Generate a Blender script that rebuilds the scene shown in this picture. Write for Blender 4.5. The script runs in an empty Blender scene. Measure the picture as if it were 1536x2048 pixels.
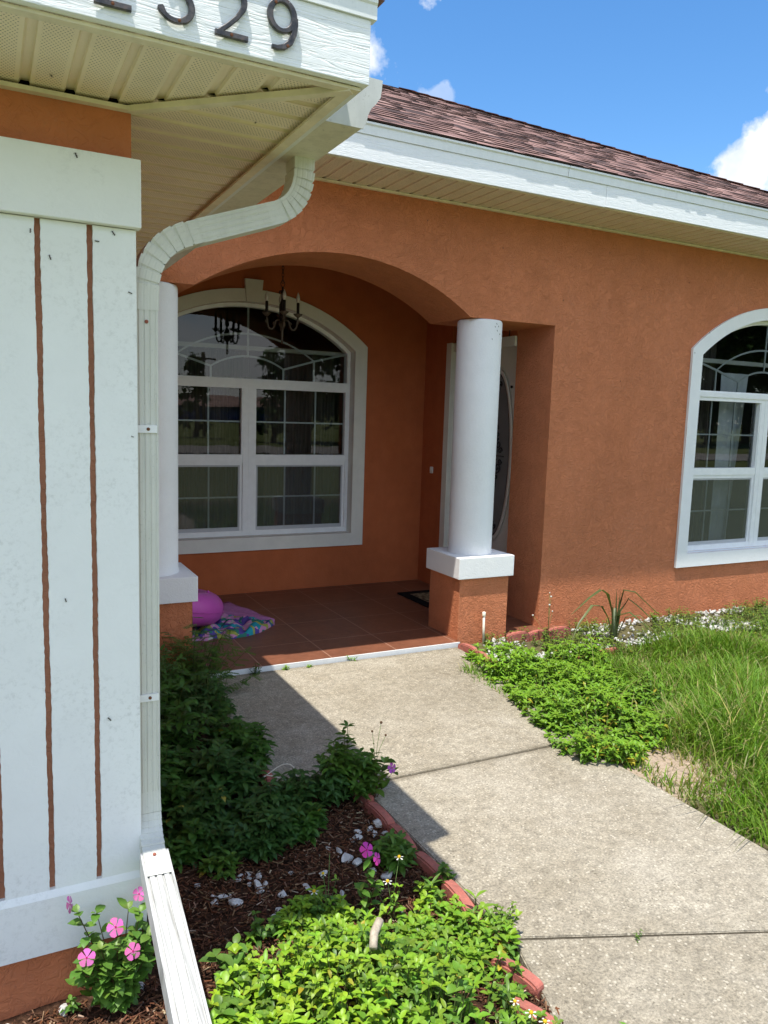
import bpy, bmesh, math, random
import numpy as np
from mathutils import Vector, Matrix
R = random.Random(7)
NR = np.random.RandomState(11)
scene = bpy.context.scene
COL = scene.collection

# ------------------------------------------------------------------ camera
YAW, PIT, ROL = 0.475491, -0.12656, 0.0316212
f_ = Vector((math.sin(YAW)*math.cos(PIT), math.cos(YAW)*math.cos(PIT), math.sin(PIT)))
rt_ = Vector((math.cos(YAW), -math.sin(YAW), 0)); up_ = rt_.cross(f_)
c_, s_ = math.cos(ROL), math.sin(ROL)
xr = c_*rt_ + s_*up_; yu = -s_*rt_ + c_*up_
cam = bpy.data.cameras.new('camera'); co = bpy.data.objects.new('camera', cam); COL.objects.link(co)
co.matrix_world = Matrix(((xr.x, yu.x, -f_.x, 0), (xr.y, yu.y, -f_.y, 0), (xr.z, yu.z, -f_.z, 1.6), (0, 0, 0, 1)))
cam.sensor_fit = 'VERTICAL'; cam.sensor_height = 24.0; cam.sensor_width = 18.0
cam.lens = 24.0*1553.785/2048.0
cam.clip_start = 0.05; cam.clip_end = 3000
scene.camera = co

# ------------------------------------------------------------------ light
SUN = Vector((-0.248, -0.183, 1.0)).normalized()
sl = bpy.data.lights.new('sun', 'SUN'); sl.energy = 4.2; sl.angle = math.radians(0.53); sl.color = (1.0, 0.95, 0.87)
so = bpy.data.objects.new('sun', sl); COL.objects.link(so)
so.rotation_euler = (-SUN).to_track_quat('-Z', 'Y').to_euler(); so.location = (0, 0, 20)
scene.view_settings.view_transform = 'Standard'; scene.view_settings.look = 'None'
scene.view_settings.gamma = 1; scene.view_settings.exposure = 0.66
scene.render.engine = 'CYCLES'
scene.cycles.max_bounces = 10; scene.cycles.transparent_max_bounces = 16
scene.cycles.diffuse_bounces = 5

world = bpy.data.worlds.new('World'); scene.world = world; world.use_nodes = True
wt = world.node_tree; wn = wt.nodes; wl = wt.links; wn.clear()
wo = wn.new('ShaderNodeOutputWorld'); bg = wn.new('ShaderNodeBackground'); bg.inputs[1].default_value = 0.15
sky = wn.new('ShaderNodeTexSky'); sky.sky_type = 'NISHITA'; sky.sun_disc = False
sky.sun_elevation = math.asin(SUN.z); sky.sun_rotation = math.atan2(SUN.x, SUN.y) % (2*math.pi)
sky.air_density = 1.0; sky.dust_density = 0.1; sky.ozone_density = 3.0; sky.altitude = 0
wl.new(bg.outputs[0], wo.inputs[0])
def wmath(op, a, b=None, clamp=False):
    n = wn.new('ShaderNodeMath'); n.operation = op; n.use_clamp = clamp
    for i, v in enumerate((a, b)):
        if v is None: continue
        if isinstance(v, (int, float)): n.inputs[i].default_value = v
        else: wl.new(v, n.inputs[i])
    return n.outputs[0]
tc = wn.new('ShaderNodeTexCoord')
nz = wn.new('ShaderNodeTexNoise'); nz.inputs['Scale'].default_value = 13.0; nz.inputs['Detail'].default_value = 8; nz.inputs['Roughness'].default_value = 0.58
wl.new(tc.outputs['Generated'], nz.inputs['Vector'])
nz2 = wn.new('ShaderNodeTexNoise'); nz2.inputs['Scale'].default_value = 2.6; nz2.inputs['Detail'].default_value = 7; nz2.inputs['Roughness'].default_value = 0.6
wl.new(tc.outputs['Generated'], nz2.inputs['Vector'])
def az_el(az, el):
    a, e = math.radians(az), math.radians(el)
    return (math.sin(a)*math.cos(e), math.cos(a)*math.cos(e), math.sin(e))
mask = None
# the clouds of the photograph, each a lump of sky (azimuth, elevation, radius in degrees, density)
for az, el, rad, dens in ((27.2, 27.3, 1.9, 0.75), (29.3, 26.8, 1.3, 0.65), (22.2, 22.6, 3.6, 1.1), (23.8, 20.3, 2.2, 1.0), (29.0, 20.3, .9, 0.30), (30.6, 20.6, 1.0, 0.34),
                          (54.8, 16.3, 4.4, 1.25), (50.6, 15.6, 2.0, 1.1), (54.4, 19.8, 2.6, 1.0), (62.0, 17.0, 7.0, 1.2)):
    d = wn.new('ShaderNodeVectorMath'); d.operation = 'DISTANCE'; wl.new(tc.outputs['Generated'], d.inputs[0]); d.inputs[1].default_value = az_el(az, el)
    q = wmath('DIVIDE', d.outputs['Value'], math.radians(rad)); q = wmath('SUBTRACT', 1.0, q)
    nn = wmath('SUBTRACT', nz.outputs['Fac'], 0.5); nn = wmath('MULTIPLY', nn, 2.8 if dens > .9 else 6.5); nn = wmath('SUBTRACT', nn, 0.0 if dens > .9 else .35)
    q = wmath('ADD', q, nn); q = wmath('MULTIPLY', q, 2.4, True); q = wmath('MULTIPLY', q, dens, True)
    mask = q if mask is None else wmath('MAXIMUM', mask, q)
# broken clouds behind the camera, spread and brightened to fill the shaded facade
sx = wn.new('ShaderNodeSeparateXYZ'); wl.new(tc.outputs['Generated'], sx.inputs[0])
back = wmath('MULTIPLY', wmath('SUBTRACT', 0.05, sx.outputs['Y']), 4.0, True)
m2 = wmath('MULTIPLY', wmath('SUBTRACT', nz2.outputs['Fac'], 0.445), 6.0, True); m2 = wmath('MULTIPLY', m2, back)
front_mask = mask
cr = wn.new('ShaderNodeValToRGB'); cr.color_ramp.elements[0].position = 0.35; cr.color_ramp.elements[0].color = (3.0, 3.5, 4.3, 1)
cr.color_ramp.elements[1].position = 0.62; cr.color_ramp.elements[1].color = (5.0, 5.1, 5.2, 1)
nz3 = wn.new('ShaderNodeTexNoise'); nz3.inputs['Scale'].default_value = 16; nz3.inputs['Detail'].default_value = 5
wl.new(tc.outputs['Generated'], nz3.inputs['Vector']); wl.new(nz3.outputs['Fac'], cr.inputs[0])
mx = wn.new('ShaderNodeMixRGB'); wl.new(mask, mx.inputs[0]); hs = wn.new('ShaderNodeHueSaturation'); hs.inputs['Saturation'].default_value = 1.24; hs.inputs['Value'].default_value = .95; wl.new(sky.outputs[0], hs.inputs['Color']); wl.new(hs.outputs[0], mx.inputs[1]); wl.new(cr.outputs[0], mx.inputs[2])
mb = wn.new('ShaderNodeMixRGB'); wl.new(m2, mb.inputs[0]); wl.new(mx.outputs[0], mb.inputs[1]); mb.inputs[2].default_value = (7.6, 7.8, 8.1, 1); wl.new(mb.outputs[0], bg.inputs[0])

# ------------------------------------------------------------------ materials
class Mat:
    def __init__(s, name, col=(.5, .5, .5), rough=.8, spec=.3, metal=0.0):
        s.m = bpy.data.materials.new(name); s.m.use_nodes = True
        s.nt = s.m.node_tree; s.N = s.nt.nodes; s.L = s.nt.links
        s.b = s.N['Principled BSDF']; s.out = s.N['Material Output']
        s.b.inputs['Base Color'].default_value = (*col, 1); s.b.inputs['Roughness'].default_value = rough
        s.b.inputs['Specular IOR Level'].default_value = spec; s.b.inputs['Metallic'].default_value = metal
        s.tc = s.N.new('ShaderNodeTexCoord'); s.P = s.tc.outputs['Object']; s.bump_prev = None
    def set(s, sock, v):
        if isinstance(v, (int, float)): sock.default_value = v
        elif isinstance(v, tuple): sock.default_value = (*v, 1) if len(v) == 3 and sock.type == 'RGBA' else v
        else: s.L.new(v, sock)
    def scale(s, v, src=None):
        n = s.N.new('ShaderNodeMapping'); n.inputs['Scale'].default_value = v; s.L.new(src or s.P, n.inputs[0]); return n.outputs[0]
    def noise(s, sc, det=4, ro=.55, vec=None, dist=0.0):
        n = s.N.new('ShaderNodeTexNoise'); n.inputs['Scale'].default_value = sc; n.inputs['Detail'].default_value = det
        n.inputs['Roughness'].default_value = ro; n.inputs['Distortion'].default_value = dist; s.L.new(vec or s.P, n.inputs['Vector']); return n.outputs['Fac']
    def voro(s, sc, feat='F1', vec=None, out='Distance'):
        n = s.N.new('ShaderNodeTexVoronoi'); n.feature = feat; n.inputs['Scale'].default_value = sc; s.L.new(vec or s.P, n.inputs['Vector']); return n.outputs[out]
    def math(s, op, a, b=None, clamp=False):
        n = s.N.new('ShaderNodeMath'); n.operation = op; n.use_clamp = clamp
        s.set(n.inputs[0], a)
        if b is not None: s.set(n.inputs[1], b)
        return n.outputs[0]
    def ramp(s, fac, pts):
        n = s.N.new('ShaderNodeValToRGB'); e = n.color_ramp.elements
        while len(e) < len(pts): e.new(.5)
        for i, (p, c) in enumerate(pts):
            e[i].position = p; e[i].color = (*c, 1) if isinstance(c, tuple) else (c, c, c, 1)
        s.L.new(fac, n.inputs[0]); return n.outputs[0]
    def mix(s, fac, a, b, mode='MIX'):
        n = s.N.new('ShaderNodeMixRGB'); n.blend_type = mode; s.set(n.inputs[0], fac); s.set(n.inputs[1], a); s.set(n.inputs[2], b); return n.outputs[0]
    def attr(s, name='tint'):
        n = s.N.new('ShaderNodeAttribute'); n.attribute_name = name; return n.outputs['Color']
    def sep(s, v=None):
        n = s.N.new('ShaderNodeSeparateXYZ'); s.L.new(v or s.P, n.inputs[0]); return n.outputs
    def color(s, v): s.set(s.b.inputs['Base Color'], v)
    def bump(s, h, dist=.002, st=1.0):
        n = s.N.new('ShaderNodeBump'); n.inputs['Strength'].default_value = st; n.inputs['Distance'].default_value = dist
        s.L.new(h, n.inputs['Height'])
        if s.bump_prev: s.L.new(s.bump_prev, n.inputs['Normal'])
        s.bump_prev = n.outputs[0]; s.L.new(n.outputs[0], s.b.inputs['Normal'])

M = {}
def stucco(name, col, amt=1.0, dirt=0.0, va=1.0):
    m = Mat(name, col, .92, .15)
    a = m.noise(1.6, 5, .6); b = m.noise(9, 4, .6)
    c1 = tuple(x*(1-.14*va) for x in col); c2 = tuple(min(1, x*(1+.12*va)) for x in col)
    st_ = m.ramp(m.noise(2.2, 5, .7, m.scale((1, 1, .28))), [(.42, 0.0), (.75, .22*va)]); k = m.mix(.6, m.ramp(a, [(.3, c1), (.7, c2)]), m.ramp(b, [(.3, c1), (.72, c2)]))
    k = m.mix(st_, k, tuple(min(1, x*1.35+.04) for x in col))
    if dirt:
        z = m.sep()[2]
        low = m.math('MULTIPLY', m.math('SUBTRACT', .55, z), 2.2, True)
        sp = m.ramp(m.noise(64, 6, .8), [(.5, 0.0), (.70, .9)])
        big = m.ramp(m.noise(3.0, 3, .6), [(.45, 0.0), (.7, 1.0)])
        f = m.math('MULTIPLY', m.math('MULTIPLY', sp, big), dirt, True)
        k = m.mix(f, k, (.22, .23, .2))
    m.color(k)
    rid = m.math('ABSOLUTE', m.math('SUBTRACT', m.noise(26, 3, .55, dist=1.2), .5))
    m.bump(m.math('MINIMUM', rid, .10), .030*amt, 1)
    m.bump(m.noise(95, 4, .65), .0022*amt, 1)
    m.bump(m.noise(4, 2), .006*amt, 1)
    return m.m
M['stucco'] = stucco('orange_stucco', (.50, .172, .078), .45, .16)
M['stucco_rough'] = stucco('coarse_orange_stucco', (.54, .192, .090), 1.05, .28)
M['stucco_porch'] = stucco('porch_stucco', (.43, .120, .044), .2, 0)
M['white_stucco'] = stucco('white_painted_stucco', (.80, .82, .815), .07, .42, .25)
M['white_column'] = stucco('white_column_paint', (.79, .80, .80), .16, .12, .3)
def simple(name, col, rough=.6, spec=.4, metal=0, nscale=0, namt=.12, bump=0):
    m = Mat(name, col, rough, spec, metal)
    if nscale:
        n = m.noise(nscale, 5, .6)
        m.color(m.ramp(n, [(.3, tuple(c*(1-namt) for c in col)), (.7, tuple(min(1, c*(1+namt)) for c in col))]))
        if bump: m.bump(n, bump)
    M[name] = m.m; return m
simple('window_white', (.78, .79, .79), .45, .4, 0, 14, .05)
simple('trim_cream', (.70, .69, .62), .7, .3, 0, 9, .05, .0015)
simple('grille_grey', (.40, .42, .43), .5, .4, 0, 12, .05)
simple('screen_frame', (.42, .43, .45), .5, .4, 0, 12, .06)
simple('dark_bronze', (.018, .012, .010), .5, .5, .3, 60, .3, .0005)
simple('aged_gold', (.085, .062, .042), .5, .5, .2, 80, .3, .0005)
simple('bulb_glass', (.55, .50, .45), .15, .6)
simple('pvc', (.75, .72, .6), .45, .5, 0, 30, .1)
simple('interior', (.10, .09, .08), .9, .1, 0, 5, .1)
simple('rod_board', (.42, .42, .40), .8, .1)
simple('rust', (.15, .06, .03), .8, .2, 0, 200, .3)
simple('screw_red', (.28, .09, .06), .7, .2, 0, 200, .3)
simple('dark_cavity', (.02, .018, .015), .9, .1)
simple('insect_brown', (.035, .025, .02), .7, .3, 0, 300, .3)
simple('doorbell_white', (.7, .7, .66), .5, .4, 0, 30, .05)
simple('black_iron', (.015, .015, .016), .5, .4)
simple('bark', (.12, .085, .06), .9, .1, 0, 30, .35, .01)
simple('branch_wood', (.42, .36, .28), .85, .1, 0, 60, .3, .002)
simple('pole_wood', (.09, .07, .055), .9, .1, 0, 30, .3)
simple('roof_far', (.42, .27, .22), .9, .1, 0, 2, .2)
simple('wall_blue', (.03, .10, .30), .8, .2, 0, 2, .1)
simple('stem_green', (.10, .17, .045), .7, .2, 0, 40, .3)
simple('stem_red', (.14, .05, .035), .7, .2, 0, 40, .3)
simple('brass', (.4, .28, .12), .35, .5, .8)

# painted aluminium
def alu(name, col, stain=.25):
    m = Mat(name, col, .5, .35)
    v = m.scale((9, 9, 2.2)); n = m.noise(3, 6, .65, v); d = m.noise(120, 3, .7)
    k = m.mix(m.ramp(n, [(.45, 0.0), (.78, stain)]), col, tuple(c*.55 for c in col))
    k = m.mix(m.ramp(d, [(.62, 0.0), (.7, stain)]), k, (.2, .22, .18))
    m.color(k); m.bump(m.noise(14, 3), .0012); M[name] = m.m
def alu2():
    m = Mat('extension_paint', (.5, .5, .48), .55, .3)
    n = m.noise(1, 5, .65, m.scale((150, 3.5, 3.5))); d = m.noise(140, 3, .7)
    k = m.ramp(n, [(.38, (.30, .30, .285)), (.48, (.44, .445, .435)), (.7, (.49, .495, .48))]); k = m.mix(m.ramp(d, [(.6, 0.0), (.7, .35)]), k, (.25, .25, .23)); m.color(k); M['extension_paint'] = m.m
alu2()
alu('downspout_paint', (.62, .625, .57)); alu('gutter_paint', (.66, .64, .53), .5)
alu('fascia_metal', (.74, .77, .77), .2); alu('gutter_end', (.55, .57, .55), .4)
# downspout gets fluting lines
# wood-grain painted fascia
m = Mat('fascia_wood', (.70, .74, .76), .6, .3)
v = m.scale((.7, 1.0, 10)); w = m.math('MINIMUM', m.math('ABSOLUTE', m.math('SUBTRACT', m.noise(7, 2, .5, v, .6), .5)), .06)
w2 = m.math('MINIMUM', m.math('ABSOLUTE', m.math('SUBTRACT', m.noise(12, 2, .5, m.scale((.8, 1, 12)), .4), .5)), .05)
m.color(m.ramp(m.noise(60, 4, .7), [(.3, (.76, .79, .80)), (.6, (.80, .82, .83))]))
m.bump(w, .010, 1); m.bump(w2, .005, 1); M['fascia_wood'] = m.m
# perforated vinyl soffit
def soffit_mat(name, col):
    m = Mat(name, col, .6, .3)
    sx_, sy_, _ = m.sep()
    p = .0085
    a = m.math('DIVIDE', sx_, p); b = m.math('DIVIDE', sy_, p)
    row = m.math('MODULO', m.math('FLOOR', b), 2); a = m.math('ADD', a, m.math('MULTIPLY', row, .5))
    fa = m.math('SUBTRACT', m.math('FRACT', a), .5); fb = m.math('SUBTRACT', m.math('FRACT', b), .5)
    r2 = m.math('ADD', m.math('MULTIPLY', fa, fa), m.math('MULTIPLY', fb, fb))
    dot = m.math('LESS_THAN', r2, .042)
    at = m.attr('tint'); at_s = m.N.new('ShaderNodeSeparateColor'); m.L.new(at, at_s.inputs[0])
    dot = m.math('MULTIPLY', dot, at_s.outputs[0])
    st = m.ramp(m.noise(7, 6, .7), [(.45, 0.0), (.75, .45)])
    k = m.mix(st, col, tuple(c*.72 for c in col))
    k = m.mix(dot, k, tuple(c*.28 for c in col))
    m.color(k); M[name] = m.m
soffit_mat('soffit_vinyl', (.84, .74, .585)); soffit_mat('soffit_vinyl_main', (.76, .67, .54))
simple('soffit_trim', (.74, .67, .52), .6, .3, 0, 14, .14)
# shingles: colour per tab + granules
m = Mat('shingle', (.3, .15, .12), .95, .1)
g = m.noise(420, 3, .7)
m.color(m.mix(.45, m.attr(), m.ramp(g, [(.35, .25), (.65, .75)]), 'OVERLAY')); m.bump(g, .001); M['shingle'] = m.m
# concrete path
m = Mat('concrete', (.45, .42, .36), .95, .12)
big = m.noise(.9, 6, .65); mid = m.noise(4.5, 6, .7); mid2 = m.noise(24, 5, .75)
base = m.mix(.5, m.ramp(big, [(.32, (.25, .225, .18)), (.5, (.35, .325, .275)), (.7, (.43, .41, .365))]), m.ramp(mid, [(.3, (.25, .225, .18)), (.7, (.44, .42, .375))]))
base = m.mix(.7, base, m.ramp(mid2, [(.35, .34), (.65, .64)]), 'OVERLAY')
pt_ = m.ramp(m.noise(1.7, 3, .6), [(.55, 0.0), (.72, .4)]); base = m.mix(pt_, base, (.50, .48, .44))
fine = m.noise(110, 5, .8); f2 = m.noise(48, 2, .9, None, 1.5)
base = m.mix(.8, base, m.ramp(fine, [(.36, .26), (.62, .72)]), 'OVERLAY')
base = m.mix(.2, base, m.ramp(f2, [(.34, .34), (.64, .66)]), 'OVERLAY')
sh = m.voro(88, 'F1'); cellc = m.voro(88, 'F1', out='Color')
cs = m.N.new('ShaderNodeSeparateColor'); m.L.new(cellc, cs.inputs[0])
shell = m.math('MULTIPLY', m.math('LESS_THAN', sh, m.math('MULTIPLY', cs.outputs[2], .42)), m.math('GREATER_THAN', cs.outputs[0], .62))
base = m.mix(m.math('MULTIPLY', shell, .6), base, (.66, .63, .56))
dk = m.math('MULTIPLY', m.math('LESS_THAN', m.voro(41), .14), m.math('GREATER_THAN', m.noise(6, 4), .5))
base = m.mix(m.math('MULTIPLY', dk, .6), base, (.10, .09, .07))
# noisy darker bands at the first joint, the porch edge and mid first slab
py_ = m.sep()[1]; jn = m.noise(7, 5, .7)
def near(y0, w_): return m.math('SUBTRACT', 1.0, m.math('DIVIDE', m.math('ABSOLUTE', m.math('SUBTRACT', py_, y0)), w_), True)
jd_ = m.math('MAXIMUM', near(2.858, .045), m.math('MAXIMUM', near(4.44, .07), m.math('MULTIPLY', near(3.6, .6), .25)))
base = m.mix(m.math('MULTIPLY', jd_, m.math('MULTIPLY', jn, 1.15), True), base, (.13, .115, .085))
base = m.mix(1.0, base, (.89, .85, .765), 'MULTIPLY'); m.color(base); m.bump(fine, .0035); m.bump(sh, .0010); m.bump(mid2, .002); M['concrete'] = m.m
simple('joint_dirt', (.085, .072, .052), .95, .1, 0, 60, .4, .002)
# porch tile
m = Mat('tile', (.28, .085, .04), .42, .4)
sx_, sy_, _ = m.sep()
def grid(u, off, p=.47):
    q = m.math('FRACT', m.math('DIVIDE', m.math('SUBTRACT', u, off - 10*p), p)); return m.math('ABSOLUTE', m.math('SUBTRACT', q, .5))
gx = m.math('GREATER_THAN', grid(sx_, 1.95), .4925); gy = m.math('GREATER_THAN', grid(sy_, 5.31), .4925)
gr = m.math('MAXIMUM', gx, gy)
tcol = m.mix(.5, m.ramp(m.noise(5, 5, .65), [(.3, (.12, .046, .026)), (.7, (.24, .095, .052))]), m.ramp(m.noise(28, 4, .6), [(.3, (.13, .048, .026)), (.7, (.22, .085, .046))]))
m.color(m.mix(gr, tcol, (.34, .19, .13))); m.bump(m.math('SUBTRACT', 1.0, gr), .0015); m.bump(m.noise(22, 4), .0015); M['tile'] = m.m
# grooved plank paint, groove orange
M['groove'] = stucco('groove_paint', (.37, .165, .100), .5)
simple('plinth_paint', (.45, .135, .05), .9, .1, 0, 14, .12, .003)
# house digits
m = Mat('digit_metal', (.045, .045, .05), .38, .5, .55)
n = m.noise(60, 5, .7); m.color(m.ramp(n, [(.4, (.035, .037, .042)), (.62, (.10, .09, .085)), (.75, (.16, .09, .06))])); m.bump(n, .0006); M['digit_metal'] = m.m
# glass: thin pane, reflects by fresnel, otherwise clear
def glass(name, tint=(.86, .90, .89), k=1.3, rough=0.0, mesh=0.0):
    m = Mat(name); N, L = m.N, m.L
    fr = N.new('ShaderNodeFresnel'); fr.inputs[0].default_value = 1.5
    tr = N.new('ShaderNodeBsdfTransparent'); tr.inputs[0].default_value = (*tint, 1)
    gl = N.new('ShaderNodeBsdfGlossy'); gl.inputs['Roughness'].default_value = rough
    bp = N.new('ShaderNodeBump'); bp.inputs['Distance'].default_value = .0006; nn = m.noise(2.2, 2); L.new(nn, bp.inputs['Height']); L.new(bp.outputs[0], gl.inputs['Normal'])
    mxs = N.new('ShaderNodeMixShader'); L.new(m.math('MULTIPLY', fr.outputs[0], k, True), mxs.inputs[0]); L.new(tr.outputs[0], mxs.inputs[1]); L.new(gl.outputs[0], mxs.inputs[2])
    if mesh:
        df = N.new('ShaderNodeBsdfDiffuse'); df.inputs[0].default_value = (.34, .37, .36, 1); m3 = N.new('ShaderNodeMixShader'); m3.inputs[0].default_value = mesh; L.new(mxs.outputs[0], m3.inputs[1]); L.new(df.outputs[0], m3.inputs[2]); mxs = m3
    L.new(mxs.outputs[0], m.out.inputs[0]); M[name] = m.m
glass('pane_glass'); glass('screened_glass', (.62, .66, .66), 1.2, .02, .13)
m = Mat('frosted_glass', (.11, .12, .12), .35, .5); m.color(m.ramp(m.noise(3, 3), [(.3, (.12, .135, .135)), (.7, (.17, .18, .18))])); M['frosted_glass'] = m.m
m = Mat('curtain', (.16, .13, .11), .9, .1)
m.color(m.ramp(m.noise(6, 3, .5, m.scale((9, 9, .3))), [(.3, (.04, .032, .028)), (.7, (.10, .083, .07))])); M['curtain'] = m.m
simple('sheer', (.5, .52, .55), .9, .1, 0, 7, .1)
# ground
m = Mat('lawn_soil', (.1, .12, .04), .95, .1)
m.color(m.mix(.5, m.ramp(m.noise(.35, 6, .6), [(.3, (.10, .14, .035)), (.7, (.19, .22, .07))]), m.ramp(m.noise(25, 6, .7), [(.3, (.06, .08, .02)), (.7, (.26, .27, .11))]))); m.bump(m.noise(30, 5), .02); M['lawn_soil'] = m.m
m = Mat('mulch_soil', (.06, .035, .022), .95, .1)
m.color(m.ramp(m.noise(60, 6, .7), [(.3, (.02, .012, .008)), (.55, (.07, .036, .022)), (.75, (.17, .10, .065))])); m.bump(m.noise(70, 6, .7), .012); M['mulch_soil'] = m.m
m = Mat('sand_soil', (.35, .27, .19), .95, .1)
dv_ = m.N.new('ShaderNodeVectorMath'); dv_.operation = 'DISTANCE'; m.L.new(m.P, dv_.inputs[0]); dv_.inputs[1].default_value = (2.80, 2.46, 0)
pat = m.math('ADD', m.math('MULTIPLY', m.noise(9, 5, .65), .5), m.math('SUBTRACT', .62, m.math('MULTIPLY', dv_.outputs['Value'], 1.1)))
m.color(m.mix(m.ramp(pat, [(.48, 0.0), (.62, 1.0)]), m.ramp(m.noise(45, 6, .7), [(.3, (.05, .05, .02)), (.7, (.16, .14, .07))]), m.ramp(m.noise(60, 6, .7), [(.3, (.26, .20, .14)), (.7, (.48, .38, .29))]))); m.bump(m.noise(60, 6, .7), .008); M['sand_soil'] = m.m
simple('road_grey', (.36, .33, .29), .9, .1, 0, 1.5, .15)
m = Mat('mulch_chip', (.1, .05, .03), .9, .1); m.color(m.mix(.5, m.attr(), m.ramp(m.noise(90, 3), [(.3, .3), (.7, .7)]), 'OVERLAY')); M['mulch_chip'] = m.m
m = Mat('white_stone', (.6, .6, .58), .85, .2); n = m.noise(40, 6, .7); m.color(m.ramp(n, [(.3, (.34, .34, .32)), (.6, (.62, .62, .60))])); m.bump(n, .006); M['white_stone'] = m.m
m = Mat('gravel_stone', (.5, .5, .48), .9, .2); n = m.noise(25, 6, .7); m.color(m.ramp(n, [(.3, (.22, .21, .18)), (.6, (.58, .58, .55))])); m.bump(n, .004); M['gravel_stone'] = m.m
m = Mat('edging_paint', (.5, .1, .07), .85, .2); n = m.noise(30, 6, .7)
m.color(m.mix(m.ramp(m.noise(11, 6, .75), [(.45, 0.0), (.68, .75)]), m.ramp(n, [(.3, (.33, .105, .08)), (.65, (.47, .155, .12))]), (.17, .10, .08))); m.bump(n, .005); m.bump(m.noise(110, 3, .7), .0015); M['edging_paint'] = m.m
# foliage
def leafmat(name, trans=.32, rough=.42, spec=.35):
    m = Mat(name, (.1, .2, .04), rough, spec); N, L = m.N, m.L
    k = m.mix(.35, m.attr(), m.ramp(m.noise(90, 3), [(.3, .38), (.7, .62)]), 'OVERLAY')
    m.color(k); tl = N.new('ShaderNodeBsdfTranslucent'); L.new(m.mix(1.0, k, (1.0, 1.0, .35), 'MULTIPLY'), tl.inputs[0])
    mxs = N.new('ShaderNodeMixShader'); mxs.inputs[0].default_value = trans; L.new(m.b.outputs[0], mxs.inputs[1]); L.new(tl.outputs[0], mxs.inputs[2]); L.new(mxs.outputs[0], m.out.inputs[0]); M[name] = m.m
leafmat('leaf'); leafmat('blade', .3, .5, .25); leafmat('petal', .3, .6, .2); leafmat('far_leaf', .2, .6, .2)
m = Mat('ring_vinyl', (.62, .07, .42), .42, .35); m.b.inputs['Subsurface Weight'].default_value = .0; m.color(m.ramp(m.noise(4, 2), [(.3, (.48, .07, .36)), (.7, (.58, .11, .44))])); m.bump(m.noise(18, 2, .5, m.scale((1, 1, .3))), .004); M['ring_vinyl'] = m.m
m = Mat('towel_print', (.5, .3, .5), .95, .05)
d = m.noise(6, 3); vv = m.N.new('ShaderNodeVectorMath'); vv.operation = 'ADD'; m.L.new(m.P, vv.inputs[0])
nv = m.N.new('ShaderNodeTexNoise'); nv.inputs['Scale'].default_value = 6; m.L.new(m.P, nv.inputs['Vector']); sc = m.N.new('ShaderNodeVectorMath'); sc.operation = 'SCALE'; sc.inputs['Scale'].default_value = .30; m.L.new(nv.outputs['Color'], sc.inputs[0]); m.L.new(sc.outputs[0], vv.inputs[1])
cc = m.voro(15, 'F1', vv.outputs[0], 'Color'); s3 = m.N.new('ShaderNodeSeparateColor'); m.L.new(cc, s3.inputs[0])
k = m.ramp(s3.outputs[0], [(0, (.03, .30, .36)), (.22, (.55, .25, .42)), (.4, (.10, .07, .28)), (.55, (.33, .36, .08)), (.7, (.55, .24, .45)), (.82, (.45, .48, .42)), (.92, (.04, .18, .14))])
k.node.color_ramp.interpolation = 'CONSTANT'; m.color(k); M['towel_print'] = m.m
simple('towel_pink', (.45, .18, .36), .95, .05, 0, 50, .12)
simple('mat_black', (.012, .012, .013), .95, .05, 0, 200, .3, .002)
m = Mat('mat_tan', (.2, .15, .09), .95, .05); m.color(m.ramp(m.noise(30, 4), [(.4, (.08, .06, .04)), (.6, (.26, .2, .12))])); M['mat_tan'] = m.m

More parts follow.
